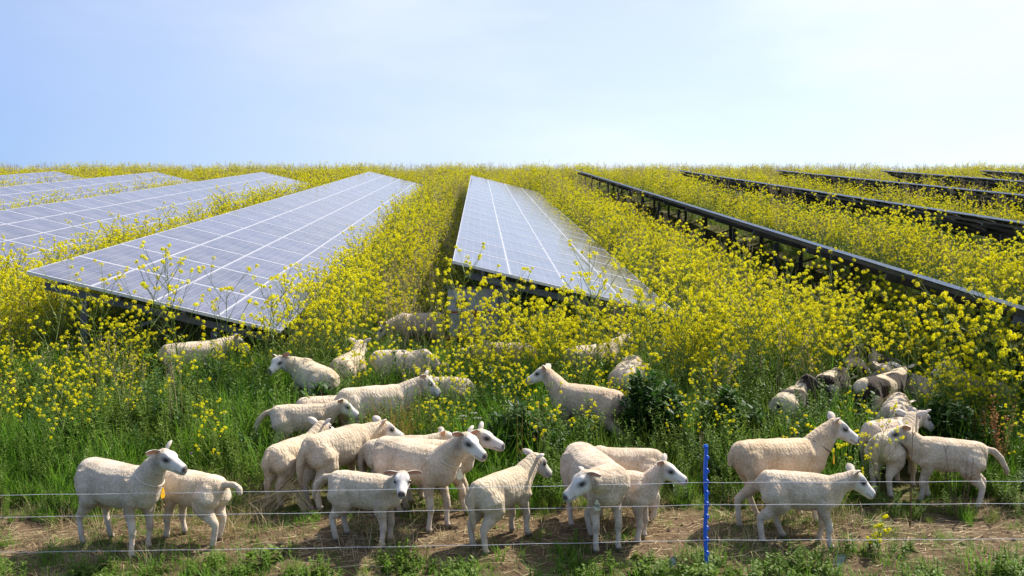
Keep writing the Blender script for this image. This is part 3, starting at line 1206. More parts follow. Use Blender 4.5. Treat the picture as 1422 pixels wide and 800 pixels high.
def mustard(seed, h, n_br=12, fl=9, crad=.026, lush=.5, top=.30):
    """Wild mustard: a branched wiry stem, lower leaves, a raceme at every tip. Returns (green, yellow)."""
    rs = random.Random(seed)
    g, y = Geo(), Geo()
    lean = Vector((rs.uniform(-.12, .12), rs.uniform(-.12, .12), 1)) * h
    n = 7
    main = []
    for i in range(n + 1):
        t = i / n
        main.append(lean * t + Vector((rs.uniform(-.015, .015), rs.uniform(-.015, .015), 0)) * (1 if i else 0))
    g.tube(main, [.0065 * (1 - .75 * i / n) for i in range(n + 1)], 4, 0, cap=False)

    def at(t):
        q = t * n
        i = min(int(q), n - 1)
        return main[i].lerp(main[i + 1], q - i)

    tips = [(main[-1], 1.0)]
    for b in range(n_br):
        t = top + (1 - top - .04) * (b + rs.random()) / n_br
        p = at(t)
        a = b * 2.4 + rs.uniform(-.4, .4)
        L = h * rs.uniform(.24, .46) * (1.12 - .50 * t)
        el = rs.uniform(.75, 1.5)
        d = Vector((math.cos(a), math.sin(a), el)).normalized()
        e = p + d * L + Vector((0, 0, L * .18))
        m = p.lerp(e, .5) - Vector((0, 0, L * .05))
        g.tube([p, m, e], [.0032, .0026, .0016], 3, 0, cap=False)
        tips.append((e, .9))
        for q_ in range(2):
            leaf(g, p.lerp(m, rs.random()), (math.cos(a + rs.uniform(-1.5, 1.5)), math.sin(a + rs.uniform(-1.5, 1.5)), rs.uniform(.2, .9)), (0, 0, 1), rs.uniform(.04, .10), .016, 1)
        for s in range(rs.choice((1, 1, 2, 2))):
            tt = rs.uniform(.35, .85)
            q = p.lerp(m, tt * 2) if tt < .5 else m.lerp(e, tt * 2 - 1)
            a2 = a + rs.uniform(-1.3, 1.3)
            L2 = L * rs.uniform(.35, .65)
            e2 = q + Vector((math.cos(a2) * .7, math.sin(a2) * .7, rs.uniform(.6, 1.1))).normalized() * L2
            g.tube([q, e2], [.002, .0012], 3, 0, cap=False)
            tips.append((e2, .75))
            # thin pods along the twig
            for pd in range(2):
                c = q.lerp(e2, rs.uniform(.2, .8))
                dd = Vector((rs.uniform(-1, 1), rs.uniform(-1, 1), 1.3)).normalized() * .022
                g.add([c, c + dd * .5 + Vector((.0018, 0, 0)), c + dd, c + dd * .5 - Vector((.0018, 0, 0))], [(0, 1, 2, 3)], 0)
    for e, s in tips:
        flower_cluster(y, e, rs, crad * s * rs.uniform(.8, 1.15), max(5, int(fl * s)), 0)
    nl = int(10 * lush) + 4
    for q in range(nl):
        t = rs.uniform(.03, .48)
        a = rs.random() * 6.283
        L = rs.uniform(.08, .20) * (1.2 - t)
        leaf(g, at(t), (math.cos(a), math.sin(a), rs.uniform(.1, .9)), (0, 0, 1), L, L * .36, 1, rs.uniform(.2, .7))
    return g, y


def join(*gs):
    """Several Geo with their material offsets into one."""
    out = Geo()
    for g, off in gs:
        b = len(out.v)
        out.v += g.v
        out.f += [tuple(i + b for i in f) for f in g.f]
        out.m += [m + off for m in g.m]
    return out


def pattern(coll, i, name, me):
    o = bpy.data.objects.new('%02d_%s' % (i, name), me)
    coll.objects.link(o)
    return o


def scatter(name, coll_meshes, pts, kind='stuff', label=None):
    """ONE stuff object: the given meshes scattered over pts = [(x, y, z, rotx, roty, rotz, scale, index)]."""
    coll = bpy.data.collections.new(name + '_patterns')
    for i, me in enumerate(coll_meshes):
        pattern(coll, i, name, me)
    pts = np.array(pts, np.float64)
    me = bpy.data.meshes.new(name)
    me.from_pydata([tuple(p[:3]) for p in pts], [], [])
    a = me.attributes.new('rot', 'FLOAT_VECTOR', 'POINT')
    a.data.foreach_set('vector', pts[:, 3:6].astype(np.float32).ravel())
    a = me.attributes.new('scl', 'FLOAT', 'POINT')
    a.data.foreach_set('value', pts[:, 6].astype(np.float32))
    a = me.attributes.new('pick', 'INT', 'POINT')
    a.data.foreach_set('value', pts[:, 7].astype(np.int32))
    o = link(bpy.data.objects.new(name, me))
    ng = bpy.data.node_groups.new(name + '_scatter', 'GeometryNodeTree')
    ng.interface.new_socket('Geometry', in_out='INPUT', socket_type='NodeSocketGeometry')
    ng.interface.new_socket('Geometry', in_out='OUTPUT', socket_type='NodeSocketGeometry')
    ni, no = ng.nodes.new('NodeGroupInput'), ng.nodes.new('NodeGroupOutput')
    ci = ng.nodes.new('GeometryNodeCollectionInfo')
    ci.inputs['Collection'].default_value = coll
    ci.inputs['Separate Children'].default_value = True
    ci.inputs['Reset Children'].default_value = True
    ip = ng.nodes.new('GeometryNodeInstanceOnPoints')
    ip.inputs['Pick Instance'].default_value = True

    def attr(nm, dt):
        n = ng.nodes.new('GeometryNodeInputNamedAttribute')
        n.data_type = dt
        n.inputs['Name'].default_value = nm
        return n.outputs['Attribute']

    ng.links.new(ni.outputs[0], ip.inputs['Points'])
    ng.links.new(ci.outputs[0], ip.inputs['Instance'])
    ng.links.new(attr('pick', 'INT'), ip.inputs['Instance Index'])
    e2r = ng.nodes.new('FunctionNodeEulerToRotation')
    ng.links.new(attr('rot', 'FLOAT_VECTOR'), e2r.inputs[0])
    ng.links.new(e2r.outputs[0], ip.inputs['Rotation'])
    ng.links.new(attr('scl', 'FLOAT'), ip.inputs['Scale'])
    ng.links.new(ip.outputs[0], no.inputs[0])
    md = o.modifiers.new('scatter', 'NODES')
    md.node_group = ng
    tag(o, kind=kind)
    return o
# ------------------------------------------------------------------ the flock
def px(u, d):
    """World x of picture column u at distance d."""
    return (u - 711.0) / 1370.0 * d


HIDE = []
SHEEP = []                                   # (x, y, radius) for keeping plants clear


def sheep(u, d, label, **kw):
    x = px(u, d)
    kw['H'] = kw.get('H', .74) * .935
    kw['yaw'] = R(kw.get('yaw', 0))
    kw['hyaw'] = R(kw.get('hyaw', 0))
    if 'nyaw' in kw:
        kw['nyaw'] = R(kw['nyaw'])
    clear = kw.pop('clear', 0.5)
    hide = kw.pop('hide', 0)
    kw.setdefault('vox', 0.010 if d < 9.5 else 0.013 if d < 11.5 else 0.017)
    kw['seed'] = len(SHEEP) + 1
    o, inf = make_sheep(label, x, d, **kw)
    SHEEP.append((x, d, kw.get('H', .74), clear, kw['yaw']))
    if hide:
        HIDE.append((x, d, hide))
    return o, inf


# front row, on the trodden strip
o, i = sheep(166, 7.90, 'shorn ewe at the far left of the strip, head high, yellow tag under its throat',
             H=.745, yaw=-27, hyaw=10, nyaw=0, npitch=47, hpitch=-17, legs=(-.02, .0, .10, -.02), coat='grey', seed=0, ears=(-.55, .25))
neck_collar(o, i, t=.30, tagmat=M['tag_yellow'], mat=M['strap'], face=(1, .2, 0), r=.122)
sheep(268, 8.05, 'cream lamb with its tail curled up, head hidden behind the yellow-tagged ewe',
      H=.60, lamb=True, yaw=158, hyaw=6, npitch=2, hpitch=-30, tail='up', legs=(.03, -.06, -.04, .04))
sheep(508, 8.02, 'white lamb standing side-on and staring at the camera, pink ears spread wide',
      H=.60, lamb=True, yaw=-16, hyaw=-70, nyaw=-28, npitch=30, hpitch=-22, tail='out', legs=(.0, -.02, .04, .0), ears=(.42, .42))
o, i = sheep(577, 8.36, 'big ewe with a pale face and collar tag, standing behind the staring lamb',
             H=.765, yaw=-34, hyaw=6, nyaw=4, npitch=40, hpitch=-26, legs=(.03, -.03, .05, -.05), ears=(-.25, .1))
neck_collar(o, i, t=.30, tagmat=M['tag'], face=(.8, -.5, 0), r=.122)
o, i = sheep(606, 8.72, 'lamb mostly hidden, only its head and one leg showing beyond the big collared ewe',
             H=.66, lamb=True, yaw=-8, hyaw=-4, npitch=42, hpitch=-14, legs=(.08, .1, 0, 0), ears=(-.4, .2))
o, i = sheep(697, 8.02, 'lamb turned away with a long white tail, right of the collared ewe',
             H=.61, lamb=True, yaw=46, hyaw=-12, nyaw=-4, npitch=36, hpitch=-34, tail='long', legs=(.0, .05, -.02, -.03), ears=(.1, .25))
o, i = sheep(826, 8.05, 'ewe facing the fence wearing a neck tag reading 543, head turned aside',
             H=.765, yaw=-72, hyaw=-84, nyaw=-58, npitch=6, hpitch=-28, legs=(.02, .0, .04, .02), ears=(.35, .3))
neck_collar(o, i, t=.34, tagmat=M['tag'], number='543', face=(.62, -.78, 0), r=.124, drop=.10)
sheep(862, 8.08, 'slim lamb in profile looking to the blue post, standing beside the 543 ewe',
      H=.60, lamb=True, yaw=-22, hyaw=6, nyaw=4, npitch=44, hpitch=-20, legs=(-.02, -.04, 0, 0), ears=(-.35, .0))
sheep(866, 8.52, 'lamb showing only its back and round rump behind the slim profile lamb',
      H=.64, lamb=True, yaw=174, hyaw=0, npitch=-35, hpitch=-60, tail='short')
o, i = sheep(1082, 8.42, 'long ewe in profile behind the walking lamb, dark throat and white face',
             H=.77, yaw=10, hyaw=-10, npitch=44, hpitch=-24, legs=(-.02, .05, .16, -.10), coat='warm', ears=(-.45, .0))
neck_collar(o, i, t=.34, mat=M['dark_strap'], tagmat=M['tag_yellow'], r=.121, face=(.8, -.6, 0))
o, i = sheep(1112, 7.98, 'lamb walking along the wire right of the blue post, ribs wrinkled',
             H=.62, lamb=True, yaw=-12, hyaw=10, nyaw=2, npitch=22, hpitch=-34, tail='short', legs=(-.06, .04, .13, -.09), ears=(-.1, .05))
sheep(1316, 8.85, 'lamb with hanging tail facing the huddle, behind bare dark twigs at the right',
      H=.62, lamb=True, yaw=162, hyaw=10, nyaw=6, npitch=36, hpitch=-20, tail='out', legs=(.05, -.05, .0, -.05), ears=(.1, -.2), clear=.35)
# the huddle on the right
sheep(1243, 9.15, 'lamb in the right-hand huddle seen from behind, front one with its head turned up',
      H=.62, lamb=True, yaw=42, hyaw=16, npitch=40, hpitch=-10, tail='long', clear=.3)
sheep(1236, 9.55, 'second lamb of the right-hand huddle, only its back line and tail visible',
      H=.60, lamb=True, yaw=24, hyaw=0, npitch=25, hpitch=-30, tail='long', clear=.2)
sheep(1245, 10.3, 'topmost lamb of the huddle, round rump up while it grazes',
      H=.60, lamb=True, yaw=62, hyaw=0, npitch=-25, hpitch=-60, tail='out', clear=.3)
# spotted ones
sheep(1098, 10.7, 'small pale lamb with a black head and dark legs in the bright grass',
      H=.58, lamb=True, yaw=52, hyaw=-75, nyaw=-25, npitch=46, hpitch=-18, coat='badger', tail='short', clear=0.95, ears=(.3, .3))
sheep(1156, 11.45, 'white sheep with dark patches grazing beside the black-headed lamb',
      H=.60, lamb=True, yaw=48, hyaw=0, npitch=-30, hpitch=-55, coat='patched', clear=0.7)
sheep(1222, 10.95, 'brown and white patched ewe with a dark rump turned to the camera',
      H=.69, yaw=34, hyaw=15, npitch=20, hpitch=-35, coat='patched', clear=0.7)
sheep(1230, 12.1, 'dark-headed lamb peering over the patched ewe from behind',
      H=.62, lamb=True, yaw=100, hyaw=55, npitch=45, hpitch=-15, coat='dark', clear=.5)
sheep(1188, 12, 'black-brown lamb with its dark ears up, left of the patched ewe',
      H=.62, lamb=True, yaw=78, hyaw=-50, nyaw=-20, npitch=44, hpitch=-12, coat='dark', clear=.5)
sheep(1266, 11.35, 'cream sheep behind the patched ewe with its back sloping into the flowers',
      H=0.6, lamb=True, yaw=128, hyaw=-25, npitch=18, hpitch=-25, clear=.3, tilt=.12)
sheep(1362, 11.0, 'white-faced sheep at the far right, almost hidden by tall weeds',
      H=0.64, yaw=115, hyaw=58, npitch=44, hpitch=-28, clear=0, hide=18)
# middle distance
sheep(815, 10.35, 'lean ewe climbing the slope with a raised head, dark nose and trailing hind leg',
      H=.74, yaw=155, hyaw=10, nyaw=5, npitch=46, hpitch=-20, legs=(.05, .0, -.14, .02), clear=.75, coat='warm', tail='short')
sheep(872, 11.5, 'sheep of which a bit of white back shows behind the climbing ewe',
      H=.70, yaw=70, hyaw=0, npitch=-20, hpitch=-55, clear=0, hide=3)
sheep(522, 10.35, 'ewe in profile above the huddle, its white head held over dry stalks',
      H=.735, yaw=22, hyaw=-24, npitch=28, hpitch=-33, clear=.5, ears=(-.4, .1))
sheep(436, 11.3, 'ewe among yellow flowers, facing left with its face to the camera',
      H=.73, yaw=130, hyaw=112, nyaw=50, npitch=14, hpitch=-26, clear=.5, ears=(-.3, .2), tail='none')
sheep(484, 12.2, 'lamb half covered behind the flower-bound ewe, head up',
      H=.64, lamb=True, yaw=75, hyaw=5, npitch=45, hpitch=-18, clear=0, hide=3)
sheep(420, 10.0, 'lamb stretched in profile with a white tail sticking out, nose to its neighbour',
      H=.60, lamb=True, yaw=8, hyaw=0, npitch=22, hpitch=-28, tail='out', clear=.45, ears=(-.2, .2))
sheep(455, 10.35, 'lamb with lowered face tucked behind the stretched lamb',
      H=.60, lamb=True, yaw=18, hyaw=-45, nyaw=-16, npitch=14, hpitch=-35, clear=.25)
sheep(408, 8.98, 'lamb going away at the left of the cluster, tail hanging beside bent straw',
      H=.585, lamb=True, yaw=56, hyaw=6, npitch=38, hpitch=-12, tail='long', clear=.4, ears=(-.2, -.2))
sheep(470, 8.92, 'stout sheep seen from behind with a twisted tail, nose in the dry stalks',
      H=.70, lamb=True, yaw=47, hyaw=-22, npitch=8, hpitch=-20, tail='long', clear=.5)
sheep(555, 8.95, 'thin lamb behind the big collared ewe, only its back and ear tips showing',
      H=.61, lamb=True, yaw=12, hyaw=-4, npitch=14, hpitch=-14, tail='long', clear=.3)
# deep in the flowers
sheep(560, 12.1, 'grazing sheep whose pale back floats in the flowers above the middle cluster',
      H=.71, yaw=-4, hyaw=0, npitch=-30, hpitch=-58, clear=0.5, hide=1)
sheep(618, 11.3, 'lamb rump and tail half sunk in green growth, left of the dark bush',
      H=.58, lamb=True, yaw=170, hyaw=0, npitch=-25, hpitch=-60, clear=.1, tail='short', hide=5)
sheep(268, 12.55, 'sheep deep in flowers in front of the broad blue table, pale flank lit',
      H=.72, yaw=20, hyaw=0, npitch=20, hpitch=-35, clear=0.6, hide=1)
sheep(582, 14.6, 'cream back just showing beside the grey cabinet under the middle table',
      H=.72, yaw=200, hyaw=0, npitch=-20, hpitch=-50, clear=0.8, hide=0)
sheep(700, 12.5, 'sheep nearly covered by flowers in front of the grey cabinet',
      H=.72, yaw=175, hyaw=0, npitch=-15, hpitch=-50, clear=0, hide=9)
sheep(822, 12.3, 'sheep hidden in flowers beyond the raised head of the climbing ewe',
      H=.72, yaw=30, hyaw=0, npitch=30, hpitch=-40, clear=0, hide=9)


# ------------------------------------------------------------------ wire fence
def fence():
    def line(x):                             # ground line of the fence
        return 7.56 - .012 * (x - 1.5)
    base = Vector((px(980, 7.56), 7.56, ground(px(980, 7.56), 7.56)))
    root = empty('electric_fence', base)
    tag(root, 'electric fence of three white wires on a blue plastic post, in front of the flock', 'fence')
    hts = (.205, .475, .645)
    first = None
    for x in (base.x - 7.6, base.x, base.x + 6.2):
        y = line(x) if x != base.x else 7.56
        z = ground(x, y)
        p = Vector((x, y, z)) - base
        g = Geo()
        n = 15
        g.tube([p + Vector((.004 * math.sin(q), 0, -.05 + (.96) * q / (n - 1))) for q in range(n)], [.0155] * (n - 1) + [.013], 8, 0)
        g.tube([p + Vector((0, 0, .90)), p + Vector((0, 0, .915)), p + Vector((0, 0, .93))], [.017, .021, .012], 8, 0)
        po = g.build('post', M['blue'], root, smooth=False)
        for q, h in enumerate((.10, .205, .29, .38, .475, .56, .645, .73, .83)):
            g = Geo()
            s = 1
            c = p + Vector((0, -.013, h))
            g.tube([c + Vector((.0, .004, -.012)), c + Vector((s * .016, -.008, -.010)), c + Vector((s * .019, -.012, .002)), c + Vector((s * .012, -.012, .014)), c + Vector((s * .004, -.004, .020))], [.007, .006, .0055, .005, .004], 6, 0)
            g.build('wire_hook', M['blue'], po)
    for q, h in enumerate(hts):
        g = Geo()
        pts = []
        for x in np.linspace(base.x - 7.6, base.x + 6.2, 90):
            z0 = ground(base.x, 7.56)
            dzl = (-.105 * (base.x - x) / 5.4 * (1.0 + (2 - q) * .0)) if x < base.x else (.036 * (x - base.x) / 3.2)
            sag = -.012 * abs(math.sin((x - base.x) / 6.2 * math.pi))
            pts.append(Vector((x, 7.56 - .028 - .012 * (x - base.x), z0 + h + dzl + sag + .002 * math.sin(x * 9 + q))) - base)
        g.tube(pts, .0015, 6, 0)
        g.build('wire', M['wire'], root, smooth=True)


fence()


# ------------------------------------------------------------------ cabinet under the middle table
def cabinet():
    d = 14.15
    x = -.50
    z = ground(x, d)
    root = empty('inverter_cabinet', (x, d, z))
    tag(root, 'grey concrete-coloured cabinet on an orange-red pipe rack under the middle table', 'cabinet')
    g = Geo()
    g.box((-.42, -.02, .78), (.46, .30, 1.10))
    g.box((-.40, 0, .42), (-.02, .28, .755))
    g.box((.0, 0, .42), (.40, .28, .755))
    g.build('housing', M['concrete'], root)
    g = Geo()
    g.box((-.30, -.035, .83), (-.14, -.0225, .95))
    g.build('opening', M['black'], root)
    g = Geo()
    g.box((-.47, -.06, 1.103), (.51, .34, 1.13))
    g.build('lid', M['steel'], root)
    for xx in (-.24, -.03, .42):
        g = Geo()
        g.tube([(xx, -.05, -.1), (xx, -.05, .80)], .016, 8)
        g.build('rack_post', M['rust_pipe'], root, smooth=True)
    for zz in (.40, .767):
        g = Geo()
        g.tube([(-.46, -.078, zz), (.50, -.078, zz)], .014, 8)
        g.build('rack_rail', M['rust_pipe'], root, smooth=True)


cabinet()
# ------------------------------------------------------------------ where plants may stand
def under_table(x, y, m=0.0):
    for a, d0, d1, _ in TABLES:
        if d0 - m < y < d1 + m:
            s = x - (a + ROWDX * y)
            if -m < s < PITCH_X * 4 * .97 + m:
                return s
    return None


def sheep_clear(x, y, tall):
    """Chance that a plant keeps standing here, given the animals."""
    k = 1.0
    for sx, sy, h, c, yaw in SHEEP:
        dx, dy = x - sx, y - sy
        ca, sa = math.cos(yaw), math.sin(yaw)
        l, t = dx * ca + dy * sa, -dx * sa + dy * ca
        hh = h / .745
        if abs(l + .0) < .62 * hh and abs(t) < .27 * hh:
            return 0.0
        # the way between the animal and the fence is grazed and trodden
        if -2.4 < dy < 0:
            cx = sx * (1 + dy / sy)
            wd = (.62 * abs(ca) + .30) * hh
            if abs(x - cx) < wd:
                k = min(k, 1 - c * (.95 if tall else .30) * min(1, (2.4 + dy) / .8))
    return k


def halfw(y):
    return .545 * y + 2.6


rs = random.Random(5)


def jit(n, y0, y1):
    """n points spread evenly over the ground the picture can see."""
    out = []
    while len(out) < n:
        y = rs.uniform(y0, y1)
        if rs.random() > halfw(y) / halfw(y1):
            continue
        out.append((rs.uniform(-halfw(y), halfw(y)), y))
    return out


def area(y0, y1):
    return (halfw(y0) + halfw(y1)) * (y1 - y0)


def nz2(x, y, s, o=0.0):
    return noise.noise(Vector((x * s, y * s, o)))


def edge(x):                                     # upper edge of the trodden strip
    return 8.44 + .30 * nz2(x, 0, .9, 4.0) + .12 * nz2(x, 0, 3.0, 9.0)


# ------------------------------------------------------------------ pattern meshes
GM = [grass_tuft(1, 46, .42, .13, 0, .55, .0075), grass_tuft(2, 40, .52, .12, 0, .45, .0070), grass_tuft(3, 52, .34, .15, 0, .7, .0080)]
GRASS = [g.mesh('grass', [M['grass']]) for g in GM]
LUSH = [g.mesh('lush', [M['lush']]) for g in (grass_tuft(11, 44, .46, .13, 0, .5, .010), grass_tuft(12, 40, .58, .12, 0, .4, .011), grass_tuft(13, 50, .30, .14, 0, .7, .009))]
SEEDED = [g.mesh('seeded', [M['grass'], M['straw']]) for g in (seeded_grass(21, 26, .80, 0, 1), seeded_grass(22, 26, .95, 0, 1))]
DRYG = [g.mesh('dry', [M['straw']]) for g in (grass_tuft(31, 26, .34, .14, 0, .9, .005), grass_tuft(32, 22, .26, .16, 0, 1.1, .005))]
SHORT = [g.mesh('short', [M['lush']]) for g in (grass_tuft(41, 40, .15, .12, 0, .9, .006), grass_tuft(42, 34, .11, .13, 0, 1.0, .006))]
WEED = [g.mesh('weed', [M['weed'], M['stem']]) for g in (weed_plant(51, .50, 12, .055, 0, 1, .13, .38), weed_plant(52, .38, 13, .045, 0, 1, .14), weed_plant(53, .62, 10, .062, 0, 1, .13, .28))]
DARKW = [g.mesh('darkweed', [M['dark_leaf'], M['stem']]) for g in (weed_plant(54, .55, 11, .075, 0, 1, .14), weed_plant(55, .42, 11, .065, 0, 1, .14))]
LOWW = [g.mesh('lowweed', [M['weed'], M['stem']]) for g in (weed_plant(56, .12, 9, .055, 0, 1, .11, .5), weed_plant(57, .17, 8, .045, 0, 1, .10, .55))]

MUST = []
for s_, h_, nb_, fl_, cr_ in ((61, 1.22, 12, 12, .025), (62, 1.05, 11, 12, .025), (63, 1.36, 14, 11, .024), (64, .92, 10, 13, .025), (65, 1.15, 13, 10, .023), (66, 1.30, 11, 13, .026)):
    MUST.append((*mustard(s_, h_, nb_, fl_, cr_), h_))
MJOIN = [join((g, 0), (y, 2)).mesh('mustard', [M['stem'], M['mleaf'], M['petal']]) for g, y, h in MUST]
MSTEM = [g.mesh('mustard_stem', [M['stem'], M['mleaf']]) for g, y, h in MUST]
MBLOS = [y.mesh('mustard_blossom', [M['petal']]) for g, y, h in MUST]

# ------------------------------------------------------------------ grass and weeds
grass, lush, weeds, dryg, short = [], [], [], [], []


def put(lst, x, y, s, n, tilt=.12):
    lst.append((x, y, ground(x, y), rs.gauss(0, tilt), rs.gauss(0, tilt), rs.uniform(0, 6.283), s, rs.randrange(n)))


for x, y in jit(int(area(8.3, 13) * 62), 8.3, 13):
    e = edge(x)
    if y < e and rs.random() > .30 * math.exp(-(e - y) * 3.2) * (.3 + 1.6 * max(0, nz2(x, y, 2.2, 8.8))):
        continue
    if rs.random() > sheep_clear(x, y, False):
        continue
    ramp_ = min(1.25, .35 + (y - e) * .70)
    q = nz2(x, y, .55, 2.2) + .35 * nz2(x, y, 1.7, 5.5)
    if q > .0 or rs.random() < .25:
        put(lush, x, y, ramp_ * rs.uniform(.7, 1.15), 3)
    elif q < -.38 and rs.random() < .35:
        put(dryg, x, y, ramp_ * rs.uniform(.8, 1.3), 2)
    elif rs.random() < .05 and y > e + .5:
        lst = grass
        put(grass, x, y, ramp_ * rs.uniform(.8, 1.1), 2)
        grass[-1] = grass[-1][:7] + (3 + rs.randrange(2),)
    else:
        put(grass, x, y, ramp_ * rs.uniform(.7, 1.15), 3)
for x, y in jit(int(area(8.5, 13) * 24), 8.5, 13):
    if y < edge(x) + .05 or rs.random() > sheep_clear(x, y, False):
        continue
    put(weeds, x, y, min(1.2, .45 + (y - edge(x)) * .5) * rs.uniform(.7, 1.15), 3)
    if rs.random() < .16:
        weeds[-1] = weeds[-1][:7] + (3 + rs.randrange(2),)
for x, y in jit(int(area(13, 30) * 20), 13, 30):
    u = under_table(x, y, .1)
    if u is not None and rs.random() < .5:
        continue
    s = (.5 if u is not None else 1.05) * rs.uniform(.8, 1.3)
    if rs.random() < .3:
        put(weeds, x, y, s, 5)
    else:
        put(grass, x, y, s * 1.1, 5)
for x, y in jit(int(area(30, 80) * 4.0), 30, 80):
    u = under_table(x, y, .1)
    if u is not None and rs.random() < .6:
        continue
    put(grass, x, y, (.6 if u is not None else 1.5) * rs.uniform(.9, 1.3), 5)
# the strip: thin sprigs, straw; the near fringe: short lush grass and low weeds
for x, y in jit(int(area(5.6, 7.9) * 140), 5.6, 7.9):
    f = 7.75 + .20 * nz2(x, 0, 1.1, 8.0) + .10 * nz2(x, 0, 4.0, 3.0)
    pr = 1.0 if y < f - .25 else max(0.0, (f - y) / .25)
    pr = max(pr, .16) * (.30 + .65 * max(0, min(1, .5 + 2.2 * nz2(x, y, 1.6, 6.6))))
    if rs.random() > pr:
        continue
    if rs.random() < .55:
        put(short, x, y, rs.uniform(.5, 1.5), 2)
    elif rs.random() < .6:
        put(short, x, y, rs.uniform(.7, 1.3), 2)
        short[-1] = short[-1][:7] + (2 + rs.randrange(2),)
    else:
        put(short, x, y, rs.uniform(.35, .6), 2)
        short[-1] = short[-1][:7] + (4 + rs.randrange(2),)
for x, y in jit(int(area(7.5, 9.0) * 80), 7.5, 9.0):
    if nz2(x, y, 1.5, 4.4) + .5 * nz2(x, y, 4.0, 1.4) < .05 and rs.random() > .25:
        continue
    put(short, x, y, rs.uniform(.4, 1.0), 2)
    if rs.random() < .4:
        short[-1] = short[-1][:7] + (4 + rs.randrange(2),)
for hx, hy, n in HIDE:
    for k in range(n * 3):
        y = hy - rs.uniform(.25, 1.0)
        put(lush if rs.random() < .5 else grass, hx * y / hy + rs.uniform(-.65, .65), y, rs.uniform(.9, 1.4), 3)
scatter('grass', GRASS + SEEDED, grass)
scatter('lush_grass', LUSH, lush)
scatter('leafy_weeds', WEED + DARKW, weeds)
scatter('dry_grass', DRYG, dryg)
scatter('verge_grass', SHORT + LOWW + DRYG, short)

# straw lying on the trodden strip
g = Geo()
for i in range(5600):
    y = rs.gauss(8.1, .42)
    if y < 7.2 or y > 9.0:
        continue
    x = rs.uniform(-halfw(y), halfw(y))
    L = rs.uniform(.03, .16)
    a = rs.gauss(0, .9)
    d = Vector((math.cos(a), math.sin(a), rs.uniform(-.05, .2))) * L
    p = Vector((x, y, ground(x, y) + rs.uniform(.002, .012)))
    s = Vector((-math.sin(a), math.cos(a), .3)) * rs.uniform(.0015, .0036)
    g.add([p - s, p + s, p + d + s * .5, p + d - s * .5], [(0, 1, 2, 3)], 0 if rs.random() < .62 else 1)
tag(g.build('straw_litter', [M['straw'], M['drybrown']]), kind='stuff')
# clods on the strip
g = Geo()
for i in range(1500):
    y = rs.uniform(7.35, 8.9)
    x = rs.uniform(-halfw(y), halfw(y))
    r = rs.uniform(.006, .022)
    c = Vector((x, y, ground(x, y) + r * .2))
    pts = [c + Vector((rs.uniform(.6, 1.2) * math.cos(k * 1.257), rs.uniform(.6, 1.2) * math.sin(k * 1.257), rs.uniform(-.3, .1))) * r for k in range(5)]
    top = c + Vector((0, 0, r * rs.uniform(.5, 1.0)))
    g.add(pts + [top], [(k, (k + 1) % 5, 5) for k in range(5)])
tag(g.build('soil_crumbs', M['soil']), kind='stuff')

# ------------------------------------------------------------------ mustard
cand = []


def dens(x, y):
    """Plants per square metre, 0..1 of the most."""
    q = nz2(x, y, .5, 1.0) + .5 * nz2(x, y, 1.4, 6.0)
    if y < edge(x) + .15:
        return 0
    if y < 11.2:
        base = .035 + .24 * (max(0, y - 8.6) / 2.6) ** 1.6
        if x < -2.4 and y > 9.5:
            base += .15
        if x > 4.2:
            base += .10
        return base * (1 + 1.6 * q)
    b = min(1.0, .50 + (y - 11.2) * .6)
    return b * (.95 + .95 * q)


for x, y in jit(int(area(8.6, 17) * 16), 8.6, 17):
    if rs.random() > dens(x, y) or rs.random() > sheep_clear(x, y, True):
        continue
    if abs(x - px(582, y)) < .42 and 11.9 < y < 14.3 and rs.random() < .85:
        continue
    if abs(x + .035 * y) < .55 and 12.1 < y < 14.3 and rs.random() < .84:      # trodden gap before the cabinet
        continue
    if under_table(x, y, -.12) is not None or under_table(x, y, .0) is not None and rs.random() < .7:
        continue
    cand.append((x, y))
for x, y in jit(int(area(17, 34) * 11), 17, 34):
    if under_table(x, y, -.12) is not None or rs.random() > dens(x, y):
        continue
    cand.append((x, y))
for x, y in jit(int(area(34, 80) * 7.0), 34, 80):
    if under_table(x, y, -.2) is not None or rs.random() > dens(x, y):
        continue
    cand.append((x, y))


def msize(x, y):
    s = rs.uniform(.72, 1.16)
    if y > 56:
        s = rs.uniform(.55, 1.0) * (1 + .38 * nz2(x, y * .3, .35, 3.3) + .22 * nz2(x, y * .3, 1.3, 8.1))
    elif y > 11:
        s *= 1 + .30 * nz2(x, y, .45, 12.0)
    if (12.3 < y < 13.7 and -.9 < x < 2.7) or (11.3 < y < 12.65 and -6.4 < x < -2.9):      # low growth right before the two near table ends
        s *= .70
    if y < 11.0:
        s *= .62 + .15 * (y - 8.6) / 2.4
    for a, d0, d1, _ in TABLES:                  # stunted on the shaded side of each table
        q = a + ROWDX * y - x
        if d0 - .3 < y < d1 and -.3 < q < 1.15 and a > -2:
            if y > (14.0 if a < 10 else 18) or a < 3:
                s *= .52 + .35 * max(0, q) / 1.15
            return s
    u = under_table(x, y, .25)
    if u is not None:
        s *= .8
    return s


